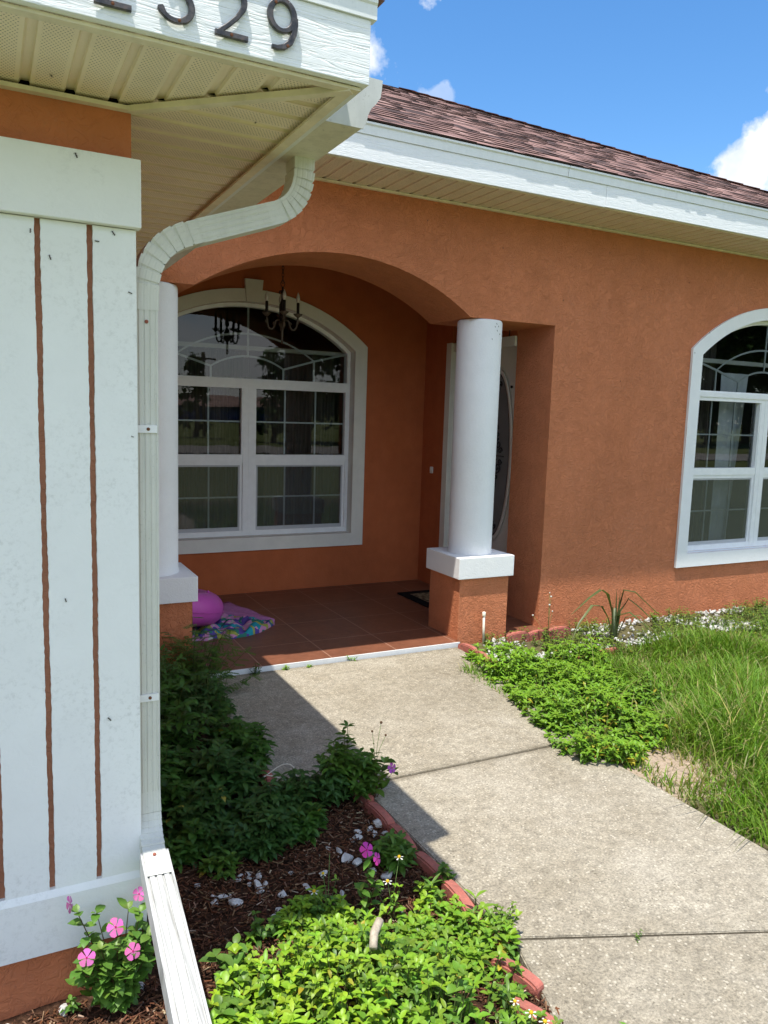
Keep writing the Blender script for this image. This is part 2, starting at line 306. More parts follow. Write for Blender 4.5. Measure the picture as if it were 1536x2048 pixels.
# ------------------------------------------------------------------ building helpers
class MB:
    def __init__(s): s.v = []; s.f = []; s.c = []; s.cur = None; s.sm = []; s.smooth = False
    def add(s, vs, fs, col=None):
        o = len(s.v); s.v += [tuple(v) for v in vs]; s.f += [tuple(i+o for i in f) for f in fs]
        s.c += [col or s.cur or (1, 1, 1)]*len(vs); s.sm += [s.smooth]*len(fs); return s
    def box(s, x0, x1, y0, y1, z0, z1, bev=0, col=None):
        if bev > 0:
            bm = bmesh.new(); bmesh.ops.create_cube(bm, size=1)
            for v in bm.verts: v.co = Vector(((x0+x1)/2+v.co.x*(x1-x0), (y0+y1)/2+v.co.y*(y1-y0), (z0+z1)/2+v.co.z*(z1-z0)))
            bmesh.ops.bevel(bm, geom=bm.edges[:], offset=bev, segments=2, affect='EDGES', profile=.6)
            bm.verts.index_update(); vs = [v.co[:] for v in bm.verts]; fs = [[v.index for v in f.verts] for f in bm.faces]; bm.free(); return s.add(vs, fs, col)
        v = [(x0,y0,z0),(x1,y0,z0),(x1,y1,z0),(x0,y1,z0),(x0,y0,z1),(x1,y0,z1),(x1,y1,z1),(x0,y1,z1)]
        return s.add(v, [(0,3,2,1),(4,5,6,7),(0,1,5,4),(1,2,6,5),(2,3,7,6),(3,0,4,7)], col)
    def prism(s, pts, a, b, axis='y', col=None):
        n = len(pts)
        def P(p, t): return {'y': (p[0], t, p[1]), 'x': (t, p[0], p[1]), 'z': (p[0], p[1], t)}[axis]
        vs = [P(p, a) for p in pts]+[P(p, b) for p in pts]
        return s.add(vs, [tuple(range(n)), tuple(range(2*n-1, n-1, -1))]+[(i, i+n, (i+1) % n+n, (i+1) % n) for i in range(n)], col)
    def tube(s, pts, r, n=8, cap=True, col=None, sx=1, sy=1):
        pts = [Vector(p) for p in pts]; rs = r if isinstance(r, (list, tuple)) else [r]*len(pts)
        vs = []; prev = None
        for i, p in enumerate(pts):
            t = (pts[min(i+1, len(pts)-1)]-pts[max(i-1, 0)]).normalized()
            if prev is None:
                u = t.orthogonal().normalized()
            else:
                u = prev-t*prev.dot(t); u = u.normalized() if u.length > 1e-6 else t.orthogonal().normalized()
            prev = u; w = t.cross(u)
            for k in range(n):
                a = 2*math.pi*k/n; vs.append(p+u*math.cos(a)*rs[i]*sx+w*math.sin(a)*rs[i]*sy)
        fs = [(i*n+k, i*n+(k+1) % n, (i+1)*n+(k+1) % n, (i+1)*n+k) for i in range(len(pts)-1) for k in range(n)]
        if cap: fs += [tuple(range(n-1, -1, -1)), tuple(range((len(pts)-1)*n, len(pts)*n))]
        return s.add(vs, fs, col)
    def lathe(s, prof, cx, cy, n=24, col=None):
        vs = [(cx+r*math.cos(2*math.pi*k/n), cy+r*math.sin(2*math.pi*k/n), z) for r, z in prof for k in range(n)]
        fs = [(i*n+k, i*n+(k+1) % n, (i+1)*n+(k+1) % n, (i+1)*n+k) for i in range(len(prof)-1) for k in range(n)]
        fs += [tuple(range(n-1, -1, -1)), tuple(range((len(prof)-1)*n, len(prof)*n))]
        return s.add(vs, fs, col)
    def build(s, name, mat, parent=None, smooth=None, at=None):
        me = bpy.data.meshes.new(name)
        org = Vector(at) if at is not None else Vector((0, 0, 0))
        me.from_pydata([tuple(Vector(v)-org) for v in s.v] if at is not None else s.v, [], s.f)
        me.materials.append(M[mat] if isinstance(mat, str) else mat)
        if any(c != (1, 1, 1) for c in s.c) or mat in ('soffit_vinyl', 'soffit_vinyl_main', 'shingle'):
            ca = me.color_attributes.new('tint', 'FLOAT_COLOR', 'POINT')
            ca.data.foreach_set('color', np.array([(*c, 1) for c in s.c], dtype=np.float32).ravel())
        if smooth is None: me.polygons.foreach_set('use_smooth', s.sm)
        elif smooth: me.polygons.foreach_set('use_smooth', [True]*len(me.polygons))
        o = bpy.data.objects.new(name, me); COL.objects.link(o)
        if at is not None: o.location = org
        if parent:
            o.parent = parent
            pw = Vector((0, 0, 0)); q = parent
            while q: pw += q.location; q = q.parent
            o.location = o.location-pw
        return o
def recalc(o):
    bm = bmesh.new(); bm.from_mesh(o.data); bmesh.ops.recalc_face_normals(bm, faces=bm.faces[:]); bm.to_mesh(o.data); bm.free(); return o
def tag(o, label=None, cat=None, group=None, kind=None):
    if label: o['label'] = label
    if cat: o['category'] = cat
    if group: o['group'] = group
    if kind: o['kind'] = kind
    return o
def empty(name, loc, label=None, cat=None, group=None):
    o = bpy.data.objects.new(name, None); COL.objects.link(o); o.location = loc; o.empty_display_size = .1
    return tag(o, label, cat, group)

# ------------------------------------------------------------------ ground, path
g = MB(); 
def sheet(x0, x1, y0, y1, nx, ny, zf, name, mat, inside=None):
    b = MB(); b.smooth = True
    vs = [(x0+(x1-x0)*i/nx, y0+(y1-y0)*j/ny) for j in range(ny+1) for i in range(nx+1)]
    fs = []
    for j in range(ny):
        for i in range(nx):
            cx = x0+(x1-x0)*(i+.5)/nx; cy = y0+(y1-y0)*(j+.5)/ny
            if inside is None or inside(cx, cy):
                a = j*(nx+1)+i; fs.append((a, a+1, a+nx+2, a+nx+1))
    b.add([(x, y, zf(x, y)) for x, y in vs], fs); return b.build(name, mat)
g.add([(-900, -900, -.06), (900, -900, -.06), (900, 900, -.06), (-900, 900, -.06)], [(0, 1, 2, 3)])
tag(g.build('ground', 'lawn_soil'), 'grassy ground around the house', kind='structure')
def wob(x, y, a=.01, s=3.0): return a*(math.sin(x*s*1.7+y*s)+math.sin(y*s*2.3-x*s*.9)+.6*math.sin(x*s*5.1+1.3)*math.sin(y*s*4.3))
PATHL = [(1.07, 4.43), (1.07, 2.99), (1.40, 2.93), (1.41, 2.2), (1.40, 1.75), (1.33, 1.5), (1.18, 1.25), (.95, 1.0), (.6, .75)]
tag(sheet(.344, 1.45, .4, 4.50, 44, 160, lambda x, y: -.022+wob(x, y, .005, 6), 'mulch_bed', 'mulch_soil'), 'brown wood mulch bed beside the path', kind='structure')
tag(sheet(-1.2, .344, .4, 2.14, 50, 60, lambda x, y: -.020+wob(x, y, .004, 6), 'soil', 'mulch_soil'), 'mulch at the foot of the grooved wall', kind='structure')
tag(sheet(2.4, 8.0, -.5, 4.7, 120, 110, lambda x, y: -.025+wob(x, y, .006, 2), 'lawn', 'sand_soil'), 'sandy lawn soil right of the path', kind='structure')
p = MB()
def slab(b, poly, z0=-.12, z1=0.0):
    n = len(poly); bm = bmesh.new(); vs = [bm.verts.new((x, y, z1)) for x, y in poly]; fc = bm.faces.new(vs)
    if fc.normal.z < 0: fc.normal_flip()
    r = bmesh.ops.extrude_face_region(bm, geom=[fc]); 
    for v in [e for e in r['geom'] if isinstance(e, bmesh.types.BMVert)]: pass
    # r holds the new top; push the original bottom down
    newv = set(e for e in r['geom'] if isinstance(e, bmesh.types.BMVert))
    for v in bm.verts:
        if v not in newv: v.co.z = z0
    top = [e for e in bm.edges if all(v in newv for v in e.verts)]
    bmesh.ops.bevel(bm, geom=top, offset=.0045, segments=3, affect='EDGES')
    bmesh.ops.recalc_face_normals(bm, faces=bm.faces[:]); bm.verts.index_update()
    b.add([v.co[:] for v in bm.verts], [[v.index for v in f.verts] for f in bm.faces]); bm.free()
slab(p, [(1.07, 2.866), (2.60, 2.860), (2.82, 3.5), (2.885, 4.425), (1.07, 4.43)])
slab(p, [(1.41, 1.775), (2.60, 1.29), (2.60, 2.851), (1.40, 2.857)])
slab(p, [(1.405, 1.768), (1.33, 1.5), (1.18, 1.25), (.95, 1.0), (.3, .6), (1.6, -1.2), (2.45, .1), (2.60, 1.283)])
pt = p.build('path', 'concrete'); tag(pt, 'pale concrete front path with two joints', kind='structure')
jd = MB(); jd.add([(1.38, 2.838, -.0035), (2.62, 2.832, -.0035), (2.62, 2.876, -.0035), (1.38, 2.882, -.0035)], [(0, 1, 2, 3)])
jd.add([(1.38, 1.76, -.0045), (2.62, 1.26, -.0045), (2.62, 1.31, -.0045), (1.38, 1.80, -.0045)], [(0, 1, 2, 3)])
jo = jd.build('joint_fill', 'joint_dirt', pt)
# dip of soil exposed along the right edge
rd = MB(); rd.add([(-300, -20.5, -.03), (300, -20.5, -.03), (300, -15.0, -.03), (-300, -15.0, -.03)], [(0, 1, 2, 3)])
tag(rd.build('road', 'road_grey'), 'pale road across the lawn, seen in the window reflection', kind='structure')

# ------------------------------------------------------------------ the house
house = empty('house', (2.0, 4.56, 0), 'orange stucco single storey house with white trim and shingle roof', 'house')
YW, YB, ZM, ZG, YG, XG = 4.56, 5.10, 2.985, 2.327, 2.10, .344
def arc_pts(xa, za, xb, zb, apex, n=40):
    # circular arc from a to b with the given apex height
    cx = (xa+xb)/2; h = (xb-xa)/2; s = apex-(za+zb)/2; r = (h*h+s*s)/(2*s); zc = apex-r
    return [(cx-h+2*h*i/n, zc+math.sqrt(max(0, r*r-(-h+2*h*i/n)**2))+((za if i < n/2 else zb)-(za+zb)/2)*(abs(i-n/2)/(n/2))**2) for i in range(n+1)]
# arch beam over the porch
b = MB()
ap = arc_pts(1.088, 2.292, 2.962, 2.266, 2.572, 48)
low = [(XG, 2.292)]+ap+[(3.69, 2.266)]
for y, rev in ((YW, 0), (YB, 1)):
    for i in range(len(low)-1):
        (xa, za), (xb, zb) = low[i], low[i+1]
        q = [(xa, y, za), (xb, y, zb), (xb, y, ZM), (xa, y, ZM)]
        b.add(q, [(0, 1, 2, 3) if not rev else (3, 2, 1, 0)])
for i in range(len(low)-1):
    (xa, za), (xb, zb) = low[i], low[i+1]; b.smooth = 0 < i < len(low)-2
    b.add([(xa, YW, za), (xa, YB, za), (xb, YB, zb), (xb, YW, zb)], [(0, 1, 2, 3)])
b.smooth = False
b.build('arch_wall', 'stucco_rough', house)
# window geometry shared by both windows
def win_top(cx, half, corner, apex):
    r = (half*half+(apex-corner)**2)/(2*(apex-corner))
    return lambda x: apex-r+math.sqrt(max(0, r*r-(x-cx)**2))
def holed_wall(name, mat, x0, x1, z0, z1, y0, y1, cx, half, zb, corner, apex):
    b = MB(); t = win_top(cx, half, corner, apex); N = 40
    for y in (y0, y1):
        b.add([(x0, y, z0), (cx-half, y, z0), (cx-half, y, z1), (x0, y, z1)], [(0, 1, 2, 3)])
        b.add([(cx+half, y, z0), (x1, y, z0), (x1, y, z1), (cx+half, y, z1)], [(0, 1, 2, 3)])
        b.add([(cx-half, y, z0), (cx+half, y, z0), (cx+half, y, zb), (cx-half, y, zb)], [(0, 1, 2, 3)])
        for i in range(N):
            xa = cx-half+2*half*i/N; xb = cx-half+2*half*(i+1)/N
            b.add([(xa, y, t(xa)), (xb, y, t(xb)), (xb, y, z1), (xa, y, z1)], [(0, 1, 2, 3)])
    b.add([(x0, y0, z0), (x0, y1, z0), (x0, y1, z1), (x0, y0, z1)], [(0, 1, 2, 3)])
    b.add([(x1, y0, z0), (x1, y1, z0), (x1, y1, z1), (x1, y0, z1)], [(0, 1, 2, 3)])
    return b.build(name, mat, house)
WCX, WCP = 6.135, 1.997
HALF, ZB, CORN, APX = .935, .512, 2.13, 2.475
holed_wall('wall', 'stucco_rough', 3.69, 8.2, -.15, ZM, YW, YW+.2, WCX, HALF, ZB, CORN+.02, APX+.02)
bb = MB(); bb.box(3.692, 3.90, YW+.2, 5.005, -.15, ZM); bb.build('wall', 'stucco_rough', house)
bb = MB(); bb.box(8.0, 8.2, YW+.2, 12, -.15, ZM); bb.build('wall', 'stucco_rough', house)
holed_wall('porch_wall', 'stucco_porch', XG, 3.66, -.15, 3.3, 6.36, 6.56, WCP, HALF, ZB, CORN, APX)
# porch side wall with the door opening Y 5.0-5.92
XD = 3.66; DZ = 2.215
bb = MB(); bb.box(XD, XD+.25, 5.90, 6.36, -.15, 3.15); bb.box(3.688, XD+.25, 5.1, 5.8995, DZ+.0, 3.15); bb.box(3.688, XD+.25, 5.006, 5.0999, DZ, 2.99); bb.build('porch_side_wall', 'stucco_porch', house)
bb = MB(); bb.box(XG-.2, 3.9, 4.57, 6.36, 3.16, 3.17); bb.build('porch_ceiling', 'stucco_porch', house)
bb = MB(); bb.box(XG-.2, XG-.0005, YG+.1505, 6.56, -.15, ZG-.006); bb.box(XG-.2, XG-.0005, 4.60, 6.56, ZG-.006, 3.15); bb.build('garage_side_wall', 'stucco', house)
bb = MB(); bb.box(-4.5, XG, YG, YG+.15, -.15, ZG-.006); bb.build('garage_wall', 'stucco', house)
# porch floor
fl = MB(); fl.box(1.05, 2.915, 4.445, 4.50, -.15, .025); fl.box(XG, 3.95, 4.50, 6.36, -.15, .025)
flo = fl.build('porch_floor', 'tile', house)
ed = MB(); ed.box(1.05, 2.915, 4.436, 4.4449, -.02, .0275, 0); ed.build('edge_strip', 'fascia_metal', flo)

# windows
def sweep_frame(b, path, w_in, w_out, y0, y1):
    """closed band between the outline offset outwards and inwards, extruded y0..y1"""
    n = len(path); out = []
    for i in range(n):
        p0 = Vector(path[i-1]); p1 = Vector(path[i]); p2 = Vector(path[(i+1) % n])
        d1 = (p1-p0).normalized(); d2 = (p2-p1).normalized(); n1 = Vector((d1.y, -d1.x)); n2 = Vector((d2.y, -d2.x))
        m_ = (n1+n2); m_ = m_.normalized()*(1/max(.35, m_.normalized().dot(n1))); out.append(m_)
    I = [Vector(p)-m_*w_in for p, m_ in zip(path, out)]; O = [Vector(p)+m_*w_out for p, m_ in zip(path, out)]
    vs = []
    for L_, y in ((I, y0), (O, y0), (O, y1), (I, y1)): vs += [(q.x, y, q.y) for q in L_]
    fs = []
    for i in range(n):
        j = (i+1) % n
        for k in range(4):
            k2 = (k+1) % 4; fs.append((k*n+i, k*n+j, k2*n+j, k2*n+i))
    b.add(vs, fs)
def make_window(cx, Y, dz, label_frame, trimmat, sill=False):
    """Y: wall face; frame sits recessed in the reveal"""
    t = win_top(cx, HALF, CORN+dz, APX+dz); N = 36; zb = ZB
    outline = [(cx-HALF, zb), (cx+HALF, zb)]+[(cx+HALF-2*HALF*i/N, t(cx+HALF-2*HALF*i/N)) for i in range(N+1)]
    W = MB(); YF0, YF1 = Y+.075, Y+.15
    sweep_frame(W, outline, .032, -.001, YF0, YF1)
    zt0, zt1, zr0, zr1 = 1.770+dz, 1.852+dz, 1.150+dz*.5, 1.212+dz*.5
    W.box(cx-HALF+.02, cx+HALF-.02, YF0-.004, YF1-.01, zt0, zt1); W.box(cx-HALF+.02, cx+HALF-.02, YF0-.014, YF0-.004, zt0+.030, zt1-.012)
    W.box(cx-.052, cx+.052, YF0-.003, YF1-.012, zb+.02, zt0); W.box(cx-.004, cx+.004, YF0-.006, YF0-.003, zb+.02, zt1)
    fr = W.build('window', 'window_white', house)
    sa = MB(); sc_ = MB()
    gl = MB(); gs = MB(); mu = MB(); mu2 = MB(); YGL = Y+.115
    for sgn in (-1, 1):
        xa, xb = sorted((cx+sgn*.052, cx+sgn*(HALF-.030)))
        sa.box(xa, xb, YF0+.004, YF1-.02, zr0, zr1); sa.box(xa, xb, YF0+.012, YF1-.02, zr0-.028, zr0)
        for (u0, u1) in ((xa, xa+.012), (xb-.012, xb)): sa.box(u0, u1, YF0+.002, YF1-.03, zr1, zt0)
        sa.box(xa, xb, YF0+.002, YF1-.02, zb+.02, zb+.045)
        for (u0, u1) in ((xa, xa+.020), (xb-.020, xb)): sa.box(u0, u1, YF0+.014, YF1-.02, zb+.045, zr0-.028)
        x2, x3 = xa+.020, xb-.020
        for (u0, u1, w0, w1) in ((x2, x2+.014, zb+.045, zr0-.028), (x3-.014, x3, zb+.045, zr0-.028), (x2+.014, x3-.014, zb+.045, zb+.075), (x2+.014, x3-.014, zr0-.042, zr0-.028)):
            sc_.box(u0, u1, YF0+.018, YF0+.028, w0, w1)
        gl.add([(xa, YGL, zr1-.01), (xb, YGL, zr1-.01), (xb, YGL, zt0+.01), (xa, YGL, zt0+.01)], [(0, 1, 2, 3)])
        gs.add([(xa, YGL-.02, zb+.03), (xb, YGL-.02, zb+.03), (xb, YGL-.02, zr0-.01), (xa, YGL-.02, zr0-.01)], [(0, 1, 2, 3)])
        xm = [xa+(xb-xa)*k/3 for k in (1, 2)]
        for x in xm:
            mu.box(x-.0065, x+.0065, YGL+.004, YGL+.012, zr1, zt0); mu2.box(x-.0065, x+.0065, YGL-.014, YGL-.006, zb+.05, zr0)
        zc1 = (zr1+zt0)/2; zc2 = (zb+.06+zr0-.03)/2
        mu.box(xa, xb, YGL+.0045, YGL+.0115, zc1-.0065, zc1+.0065); mu2.box(xa, xb, YGL-.0135, YGL-.0065, zc2-.0065, zc2+.0065)
        # fan bars
        sx1, sx2 = cx+sgn*.60, cx+sgn*.317
        mu.box(sx1-.008, sx1+.008, YGL+.004, YGL+.012, zt1, 2.03+dz); mu.box(sx2-.008, sx2+.008, YGL+.004, YGL+.012, zt1, 1.945+dz)
        def bar(p0, p1):
            d_ = (Vector(p1)-Vector(p0)); n_ = Vector((-d_.y, d_.x)).normalized()*.008
            mu.prism([(p0[0]-n_.x, p0[1]-n_.y), (p1[0]-n_.x, p1[1]-n_.y), (p1[0]+n_.x, p1[1]+n_.y), (p0[0]+n_.x, p0[1]+n_.y)], YGL+.0042, YGL+.0118)
        bar((sx2, 1.945+dz), (sx1, 2.03+dz)); bar((sx1, 2.03+dz), (cx+sgn*(HALF-.03), 2.108+dz))
    for hx, z0_, ap_ in ((.60, 2.03, 2.226), (.317, 1.945, 2.04)):
        pts = arc_pts(cx-hx, z0_+dz, cx+hx, z0_+dz, ap_+dz, 24)
        for i in range(24):
            p0, p1 = pts[i], pts[i+1]; mu.add([(p0[0], YGL+.0043, p0[1]-.008), (p1[0], YGL+.0043, p1[1]-.008), (p1[0], YGL+.0043, p1[1]+.008), (p0[0], YGL+.0043, p0[1]+.008)], [(0, 1, 2, 3)])
    mu.box(cx-.008, cx+.008, YGL+.0046, YGL+.0116, 2.04+dz, t(cx)-.02)
    op = [(cx-HALF+.01, YGL, zt1-.01), (cx+HALF-.01, YGL, zt1-.01)]+[(x, YGL, min(t(x), t(x))-.01) for x in [cx+HALF-.01-(2*HALF-.02)*i/N for i in range(N+1)]]
    gl.add(op, [tuple(range(len(op)))])
    sa.build('sash', 'window_white', fr); sc_.build('screen_frame', 'screen_frame', fr)
    gl.build('pane', 'pane_glass', fr); gs.build('screened_pane', 'screened_glass', fr)
    o1 = mu.build('grille', 'grille_grey', fr); mu2.build('grille', 'screen_frame', fr)
    # trim round the opening, proud of the wall
    T = MB(); tw = .117
    H2 = HALF+tw
    t2 = win_top(cx, H2, 2.175+dz, 2.575+dz)
    inn = [(cx-HALF-.001, zb-.001), (cx+HALF+.001, zb-.001)]+[(x, t(min(max(x, cx-HALF), cx+HALF))+.001) for x in [cx+HALF+.001-(2*HALF+.002)*i/N for i in range(N+1)]]
    outn = [(cx-H2, .398), (cx+H2, .398)]+[(x, t2(x)) for x in [cx+H2-2*H2*i/N for i in range(N+1)]]
    n = len(inn); ya, yb = Y-.022, Y+.0
    vs = []
    for L_, y in ((inn, ya), (outn, ya), (outn, yb+.01), (inn, yb+.076)): vs += [(q[0], y, q[1]) for q in L_]
    fs = []
    for i in range(n):
        j = (i+1) % n
        for k in range(4): k2 = (k+1) % 4; fs.append((k*n+i, k2*n+i, k2*n+j, k*n+j))
    T.add(vs, fs)
    tr = T.build('trim', trimmat, fr); recalc(tr)
    # interior room shell, curtain board
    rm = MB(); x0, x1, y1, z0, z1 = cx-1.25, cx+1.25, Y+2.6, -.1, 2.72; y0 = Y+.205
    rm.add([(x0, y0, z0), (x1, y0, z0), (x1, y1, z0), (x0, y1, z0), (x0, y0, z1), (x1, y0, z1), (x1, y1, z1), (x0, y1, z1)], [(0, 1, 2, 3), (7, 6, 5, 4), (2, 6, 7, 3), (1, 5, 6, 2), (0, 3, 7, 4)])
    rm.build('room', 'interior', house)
    rr = MB(); rr.box(cx-1.1, cx+1.1, Y+.24, Y+.30, 2.10+dz, 2.135+dz); rr.build('curtain_board', 'rod_board', house)
    return fr
w1 = make_window(WCP, 6.36, 0, '', 'trim_cream'); w2 = make_window(WCX, YW, .02, '', 'white_column')
# keystone of the porch window
kb = MB(); kb.prism([(WCP-.062, 2.470), (WCP+.062, 2.470), (WCP+.078, 2.652), (WCP-.078, 2.652)], 6.36-.036, 6.36-.0001); kb.build('keystone', 'trim_cream', w1)
# curtains hang inside
def curtain(x0, x1, y, z0, z1, mat, lab, amp=.035, wl_=.09, flare=0):
    b = MB(); b.smooth = True; N = int((x1-x0)/.012); K = 10
    vs = []
    for k in range(K+1):
        tt = k/K; z = z1+(z0-z1)*tt
        for i in range(N+1):
            x = x0+(x1-x0)*i/N; ph = 2*math.pi*x/wl_
            vs.append((x+flare*tt*(i/N), y+amp*math.sin(ph+.6*math.sin(x*13))*(.5+.5*tt)+.01*math.sin(7*x+3*tt), z))
    fs = [(k*(N+1)+i, k*(N+1)+i+1, (k+1)*(N+1)+i+1, (k+1)*(N+1)+i) for k in range(K) for i in range(N)]
    b.add(vs, fs); o = b.build('curtain', mat, at=((x0+x1)/2, y, z1)); return tag(o, lab, 'curtain')
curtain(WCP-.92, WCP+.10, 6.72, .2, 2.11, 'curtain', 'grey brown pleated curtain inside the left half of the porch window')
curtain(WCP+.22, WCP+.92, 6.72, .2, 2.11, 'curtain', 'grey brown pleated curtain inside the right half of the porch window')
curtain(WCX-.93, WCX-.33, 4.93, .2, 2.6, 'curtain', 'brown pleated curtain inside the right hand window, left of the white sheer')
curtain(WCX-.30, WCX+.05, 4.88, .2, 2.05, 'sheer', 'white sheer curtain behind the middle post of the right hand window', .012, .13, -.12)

# columns
def column(x0, x1, z_top, name_lab):
    cxm = (x0+x1)/2; y0, y1 = 4.49, 4.895; cy = 4.69
    e = empty('column', (cxm, 4.7, 0)); e.parent = house; e.location = (cxm-2.0, .14, 0)
    p = MB(); p.box(x0, x1, y0, y1, -.1, .4655); p.build('pedestal', 'stucco_rough', e)
    p = MB(); p.box(x0-.025, x1+.027, y0-.025, y1+.025, .466, .616, .004); p.build('cap_block', 'white_column', e)
    p = MB(); p.smooth = True; r = .1575
    cxm += .015*(x0 < 2); p.lathe([(r+.006, .612), (r+.0055, .625), (r, .645), (r, 1.2), (r, z_top-.012), (r-.003, z_top-.004), (r-.008, z_top+.001)], cxm-.005, cy, 56)
    p.build('shaft', 'white_column', e)
    return e
column(2.925, 3.340, 2.262, 'r')
column(.64, 1.060, 2.288, 'l')

# garage: grooved white panel and bands
pan = MB()
gx = [-.118, 0.003, .1235, .2405]
edges = [(-4.5, gx[0]-.007)]+[(gx[i]+.0070, gx[i+1]-.007) for i in range(3)]+[(gx[3]+.007, .350)]
for k, (xa, xb) in enumerate(edges):
    N = 170; z0, z1 = .318, 2.032
    L_ = [(xa+(R.uniform(-.0009, .0009)+.0006*math.sin(i*.21+k) if k > 0 else 0), z0+(z1-z0)*i/N) for i in range(N+1)]
    Rr = [(xb+(R.uniform(-.0009, .0009)+.0006*math.sin(i*.17+k*2) if k < 4 else 0), z0+(z1-z0)*i/N) for i in range(N+1)]
    for i in range(N):
        a, b_, c, d_ = L_[i], Rr[i], Rr[i+1], L_[i+1]
        yf = YG-.020; yb = YG-.006
        pan.add([(a[0], yf, a[1]), (b_[0], yf, b_[1]), (c[0], yf, c[1]), (d_[0], yf, d_[1]), (a[0], yb, a[1]), (b_[0], yb, b_[1]), (c[0], yb, c[1]), (d_[0], yb, d_[1])],
                [(0, 1, 2, 3), (4, 0, 3, 7), (1, 5, 6, 2)])
pan.build('grooved_panel', 'white_stucco', house)
gb = MB(); gb.box(-4.5, .349, YG-.0065, YG-.0002, .31, 2.04); gb.build('groove_backing', 'groove', house)
t = MB(); t.box(-4.5, .3595, YG-.045, YG-.0003, 2.034, 2.196, .003); t.build('upper_band', 'white_stucco', house)
t = MB(); t.prism([(YG-.030, .152), (YG-.0003, .152), (YG-.0003, .325), (YG-.020, .325), (YG-.030, .308)], -4.5, .362, 'x'); recalc(t.build('lower_band', 'white_stucco', house))
# garage fascia
XE, YE = .785, 1.662
t = MB(); t.box(-4.5, XE, YE, YE+.02, ZG-.004, 2.458, .002); fa = t.build('fascia', 'fascia_wood', house)
t = MB(); t.box(XE-.02, XE-.0005, YE+.0205, YW, ZG-.003, 2.458); t.build('fascia', 'fascia_metal', house)
t = MB(); t.prism([(YE-.006, 2.4585), (YE+.02, 2.4585), (YE+.02, 2.497), (YE-.010, 2.502), (YE-.010, 2.492), (YE-.006, 2.488)], -4.5, XE+.012, 'x')
recalc(t.build('drip_edge', 'fascia_metal', house))
t = MB(); t.box(-4.5, XE-.012, YE+.021, YE+.046, ZG-.012, ZG-.005); t.box(XE-.048, XE-.022, YE+.046, YW, ZG-.012, ZG-.005)
t.box(-4.5, XG+.012, YG-.024, YG-.0005, ZG-.014, ZG-.004); 
t.build('soffit_channel', 'soffit_trim', house)
# grooved soffit
def soffit_strip(b, along, lo, hi, pitch, zs, spanfn, ph=0.0):
    """profile steps along one axis; spanfn(u) gives the start/end on the other axis"""
    u = lo+ph
    seg = []
    while u < hi:
        seg += [(u, u+.074, 0), (u+.074, u+.080, 1), (u+.080, u+.0975, 2), (u+.0975, u+.1015, 3)]; u += pitch
    for a, c, k in seg:
        a = max(lo, min(hi, a)); c = max(lo, min(hi, c))
        if c-a < 1e-5: continue
        za = zs+(0, 0, .010, .010)[k]; zc = zs+(0, .010, .010, 0)[k]
        fl_ = 1.0 if k == 0 else 0.0
        ins = .008 if k == 0 else 0
        for (p0, p1, f2) in (((a, a+ins, 0), (a+ins, c-ins, 1), (c-ins, c, 0)) if k == 0 else ((a, c, 0),)):
            if p1-p0 < 1e-5: continue
            s0, e0 = spanfn(p0); s1, e1 = spanfn(p1)
            if e0-s0 < 1e-4 and e1-s1 < 1e-4: continue
            zz0 = za if p0 == a else zs; zz1 = zc if p1 == c else zs
            if k == 2: zz0 = zz1 = zs+.010
            q = [(p0, s0, zz0), (p1, s1, zz1), (p1, e1, zz1), (p0, e0, zz0)]
            if along == 'y': q = [(y, x, z) for x, y, z in q]
            b.add(q, [(0, 1, 2, 3)], (1.0, 1, 1) if f2 else (0.0, 0, 0))
diag = lambda x: YG-(x-XG)*(YG-YE)/(XE-XG)
s = MB(); soffit_strip(s, 'x', -1.5, XE-.02, .0985, ZG+.004, lambda x: (YE+.02, YG if x < XG else max(YE+.02, diag(x))), ph=.040)
s.build('soffit', 'soffit_vinyl', house)
s = MB(); soffit_strip(s, 'y', YE+.03, YW, .0985, ZG+.004, lambda y: (XG if y > YG else XG+(YG-y)*(XE-XG)/(YG-YE), XE-.02), ph=-.02)
s.build('soffit', 'soffit_vinyl', house)
# diagonal joint strip
dv = Vector((XE-XG, YE-YG)).normalized(); nv_ = Vector((-dv.y, dv.x))
t = MB(); P0 = Vector((XG-.003, YG-.012)); P1 = Vector((XE-.03, YE+.03))
t.prism([tuple(P0-nv_*.012), tuple(P1-nv_*.012), tuple(P1+nv_*.012), tuple(P0+nv_*.012)], ZG-.016, ZG-.002, 'z'); recalc(t.build('soffit_joint', 'soffit_trim', house))
# dark hollow over the garage soffit
t = MB(); t.box(-1.5, XE-.021, YE+.021, YW, ZG+.02, ZG+.03); t.build('soffit_backing', 'dark_cavity', house)

# main eave: fascia, soffit
YM = 4.079
s = MB(); soffit_strip(s, 'x', .95, 8.55, .1, ZM+.004, lambda x: (YM+.02, YW-.0), ph=.02)
s.build('soffit', 'soffit_vinyl_main', house)
t = MB(); t.box(.95, 8.55, YW-.026, YW-.001, ZM-.010, ZM+.002); t.box(.95, 8.55, YM+.021, YM+.04, ZM-.006, ZM+.003); t.build('soffit_channel', 'soffit_trim', house)
t = MB(); t.box(.95, 3.66, YM, YM+.02, ZM-.004, 3.118, .002); t.box(3.662, 8.57, YM-.001, YM+.019, ZM-.002, 3.118, .002); t.build('fascia', 'fascia_wood', house)
for xa, xb, dd in ((.95, 3.33, 0), (3.333, 8.59, .001)):
    t = MB(); t.prism([(YM-.007-dd, 3.119), (YM+.02, 3.119), (YM+.02, 3.176), (YM-.019-dd, 3.183), (YM-.019-dd, 3.172), (YM-.010-dd, 3.165)], xa, xb, 'x'); recalc(t.build('drip_edge', 'fascia_metal', house))
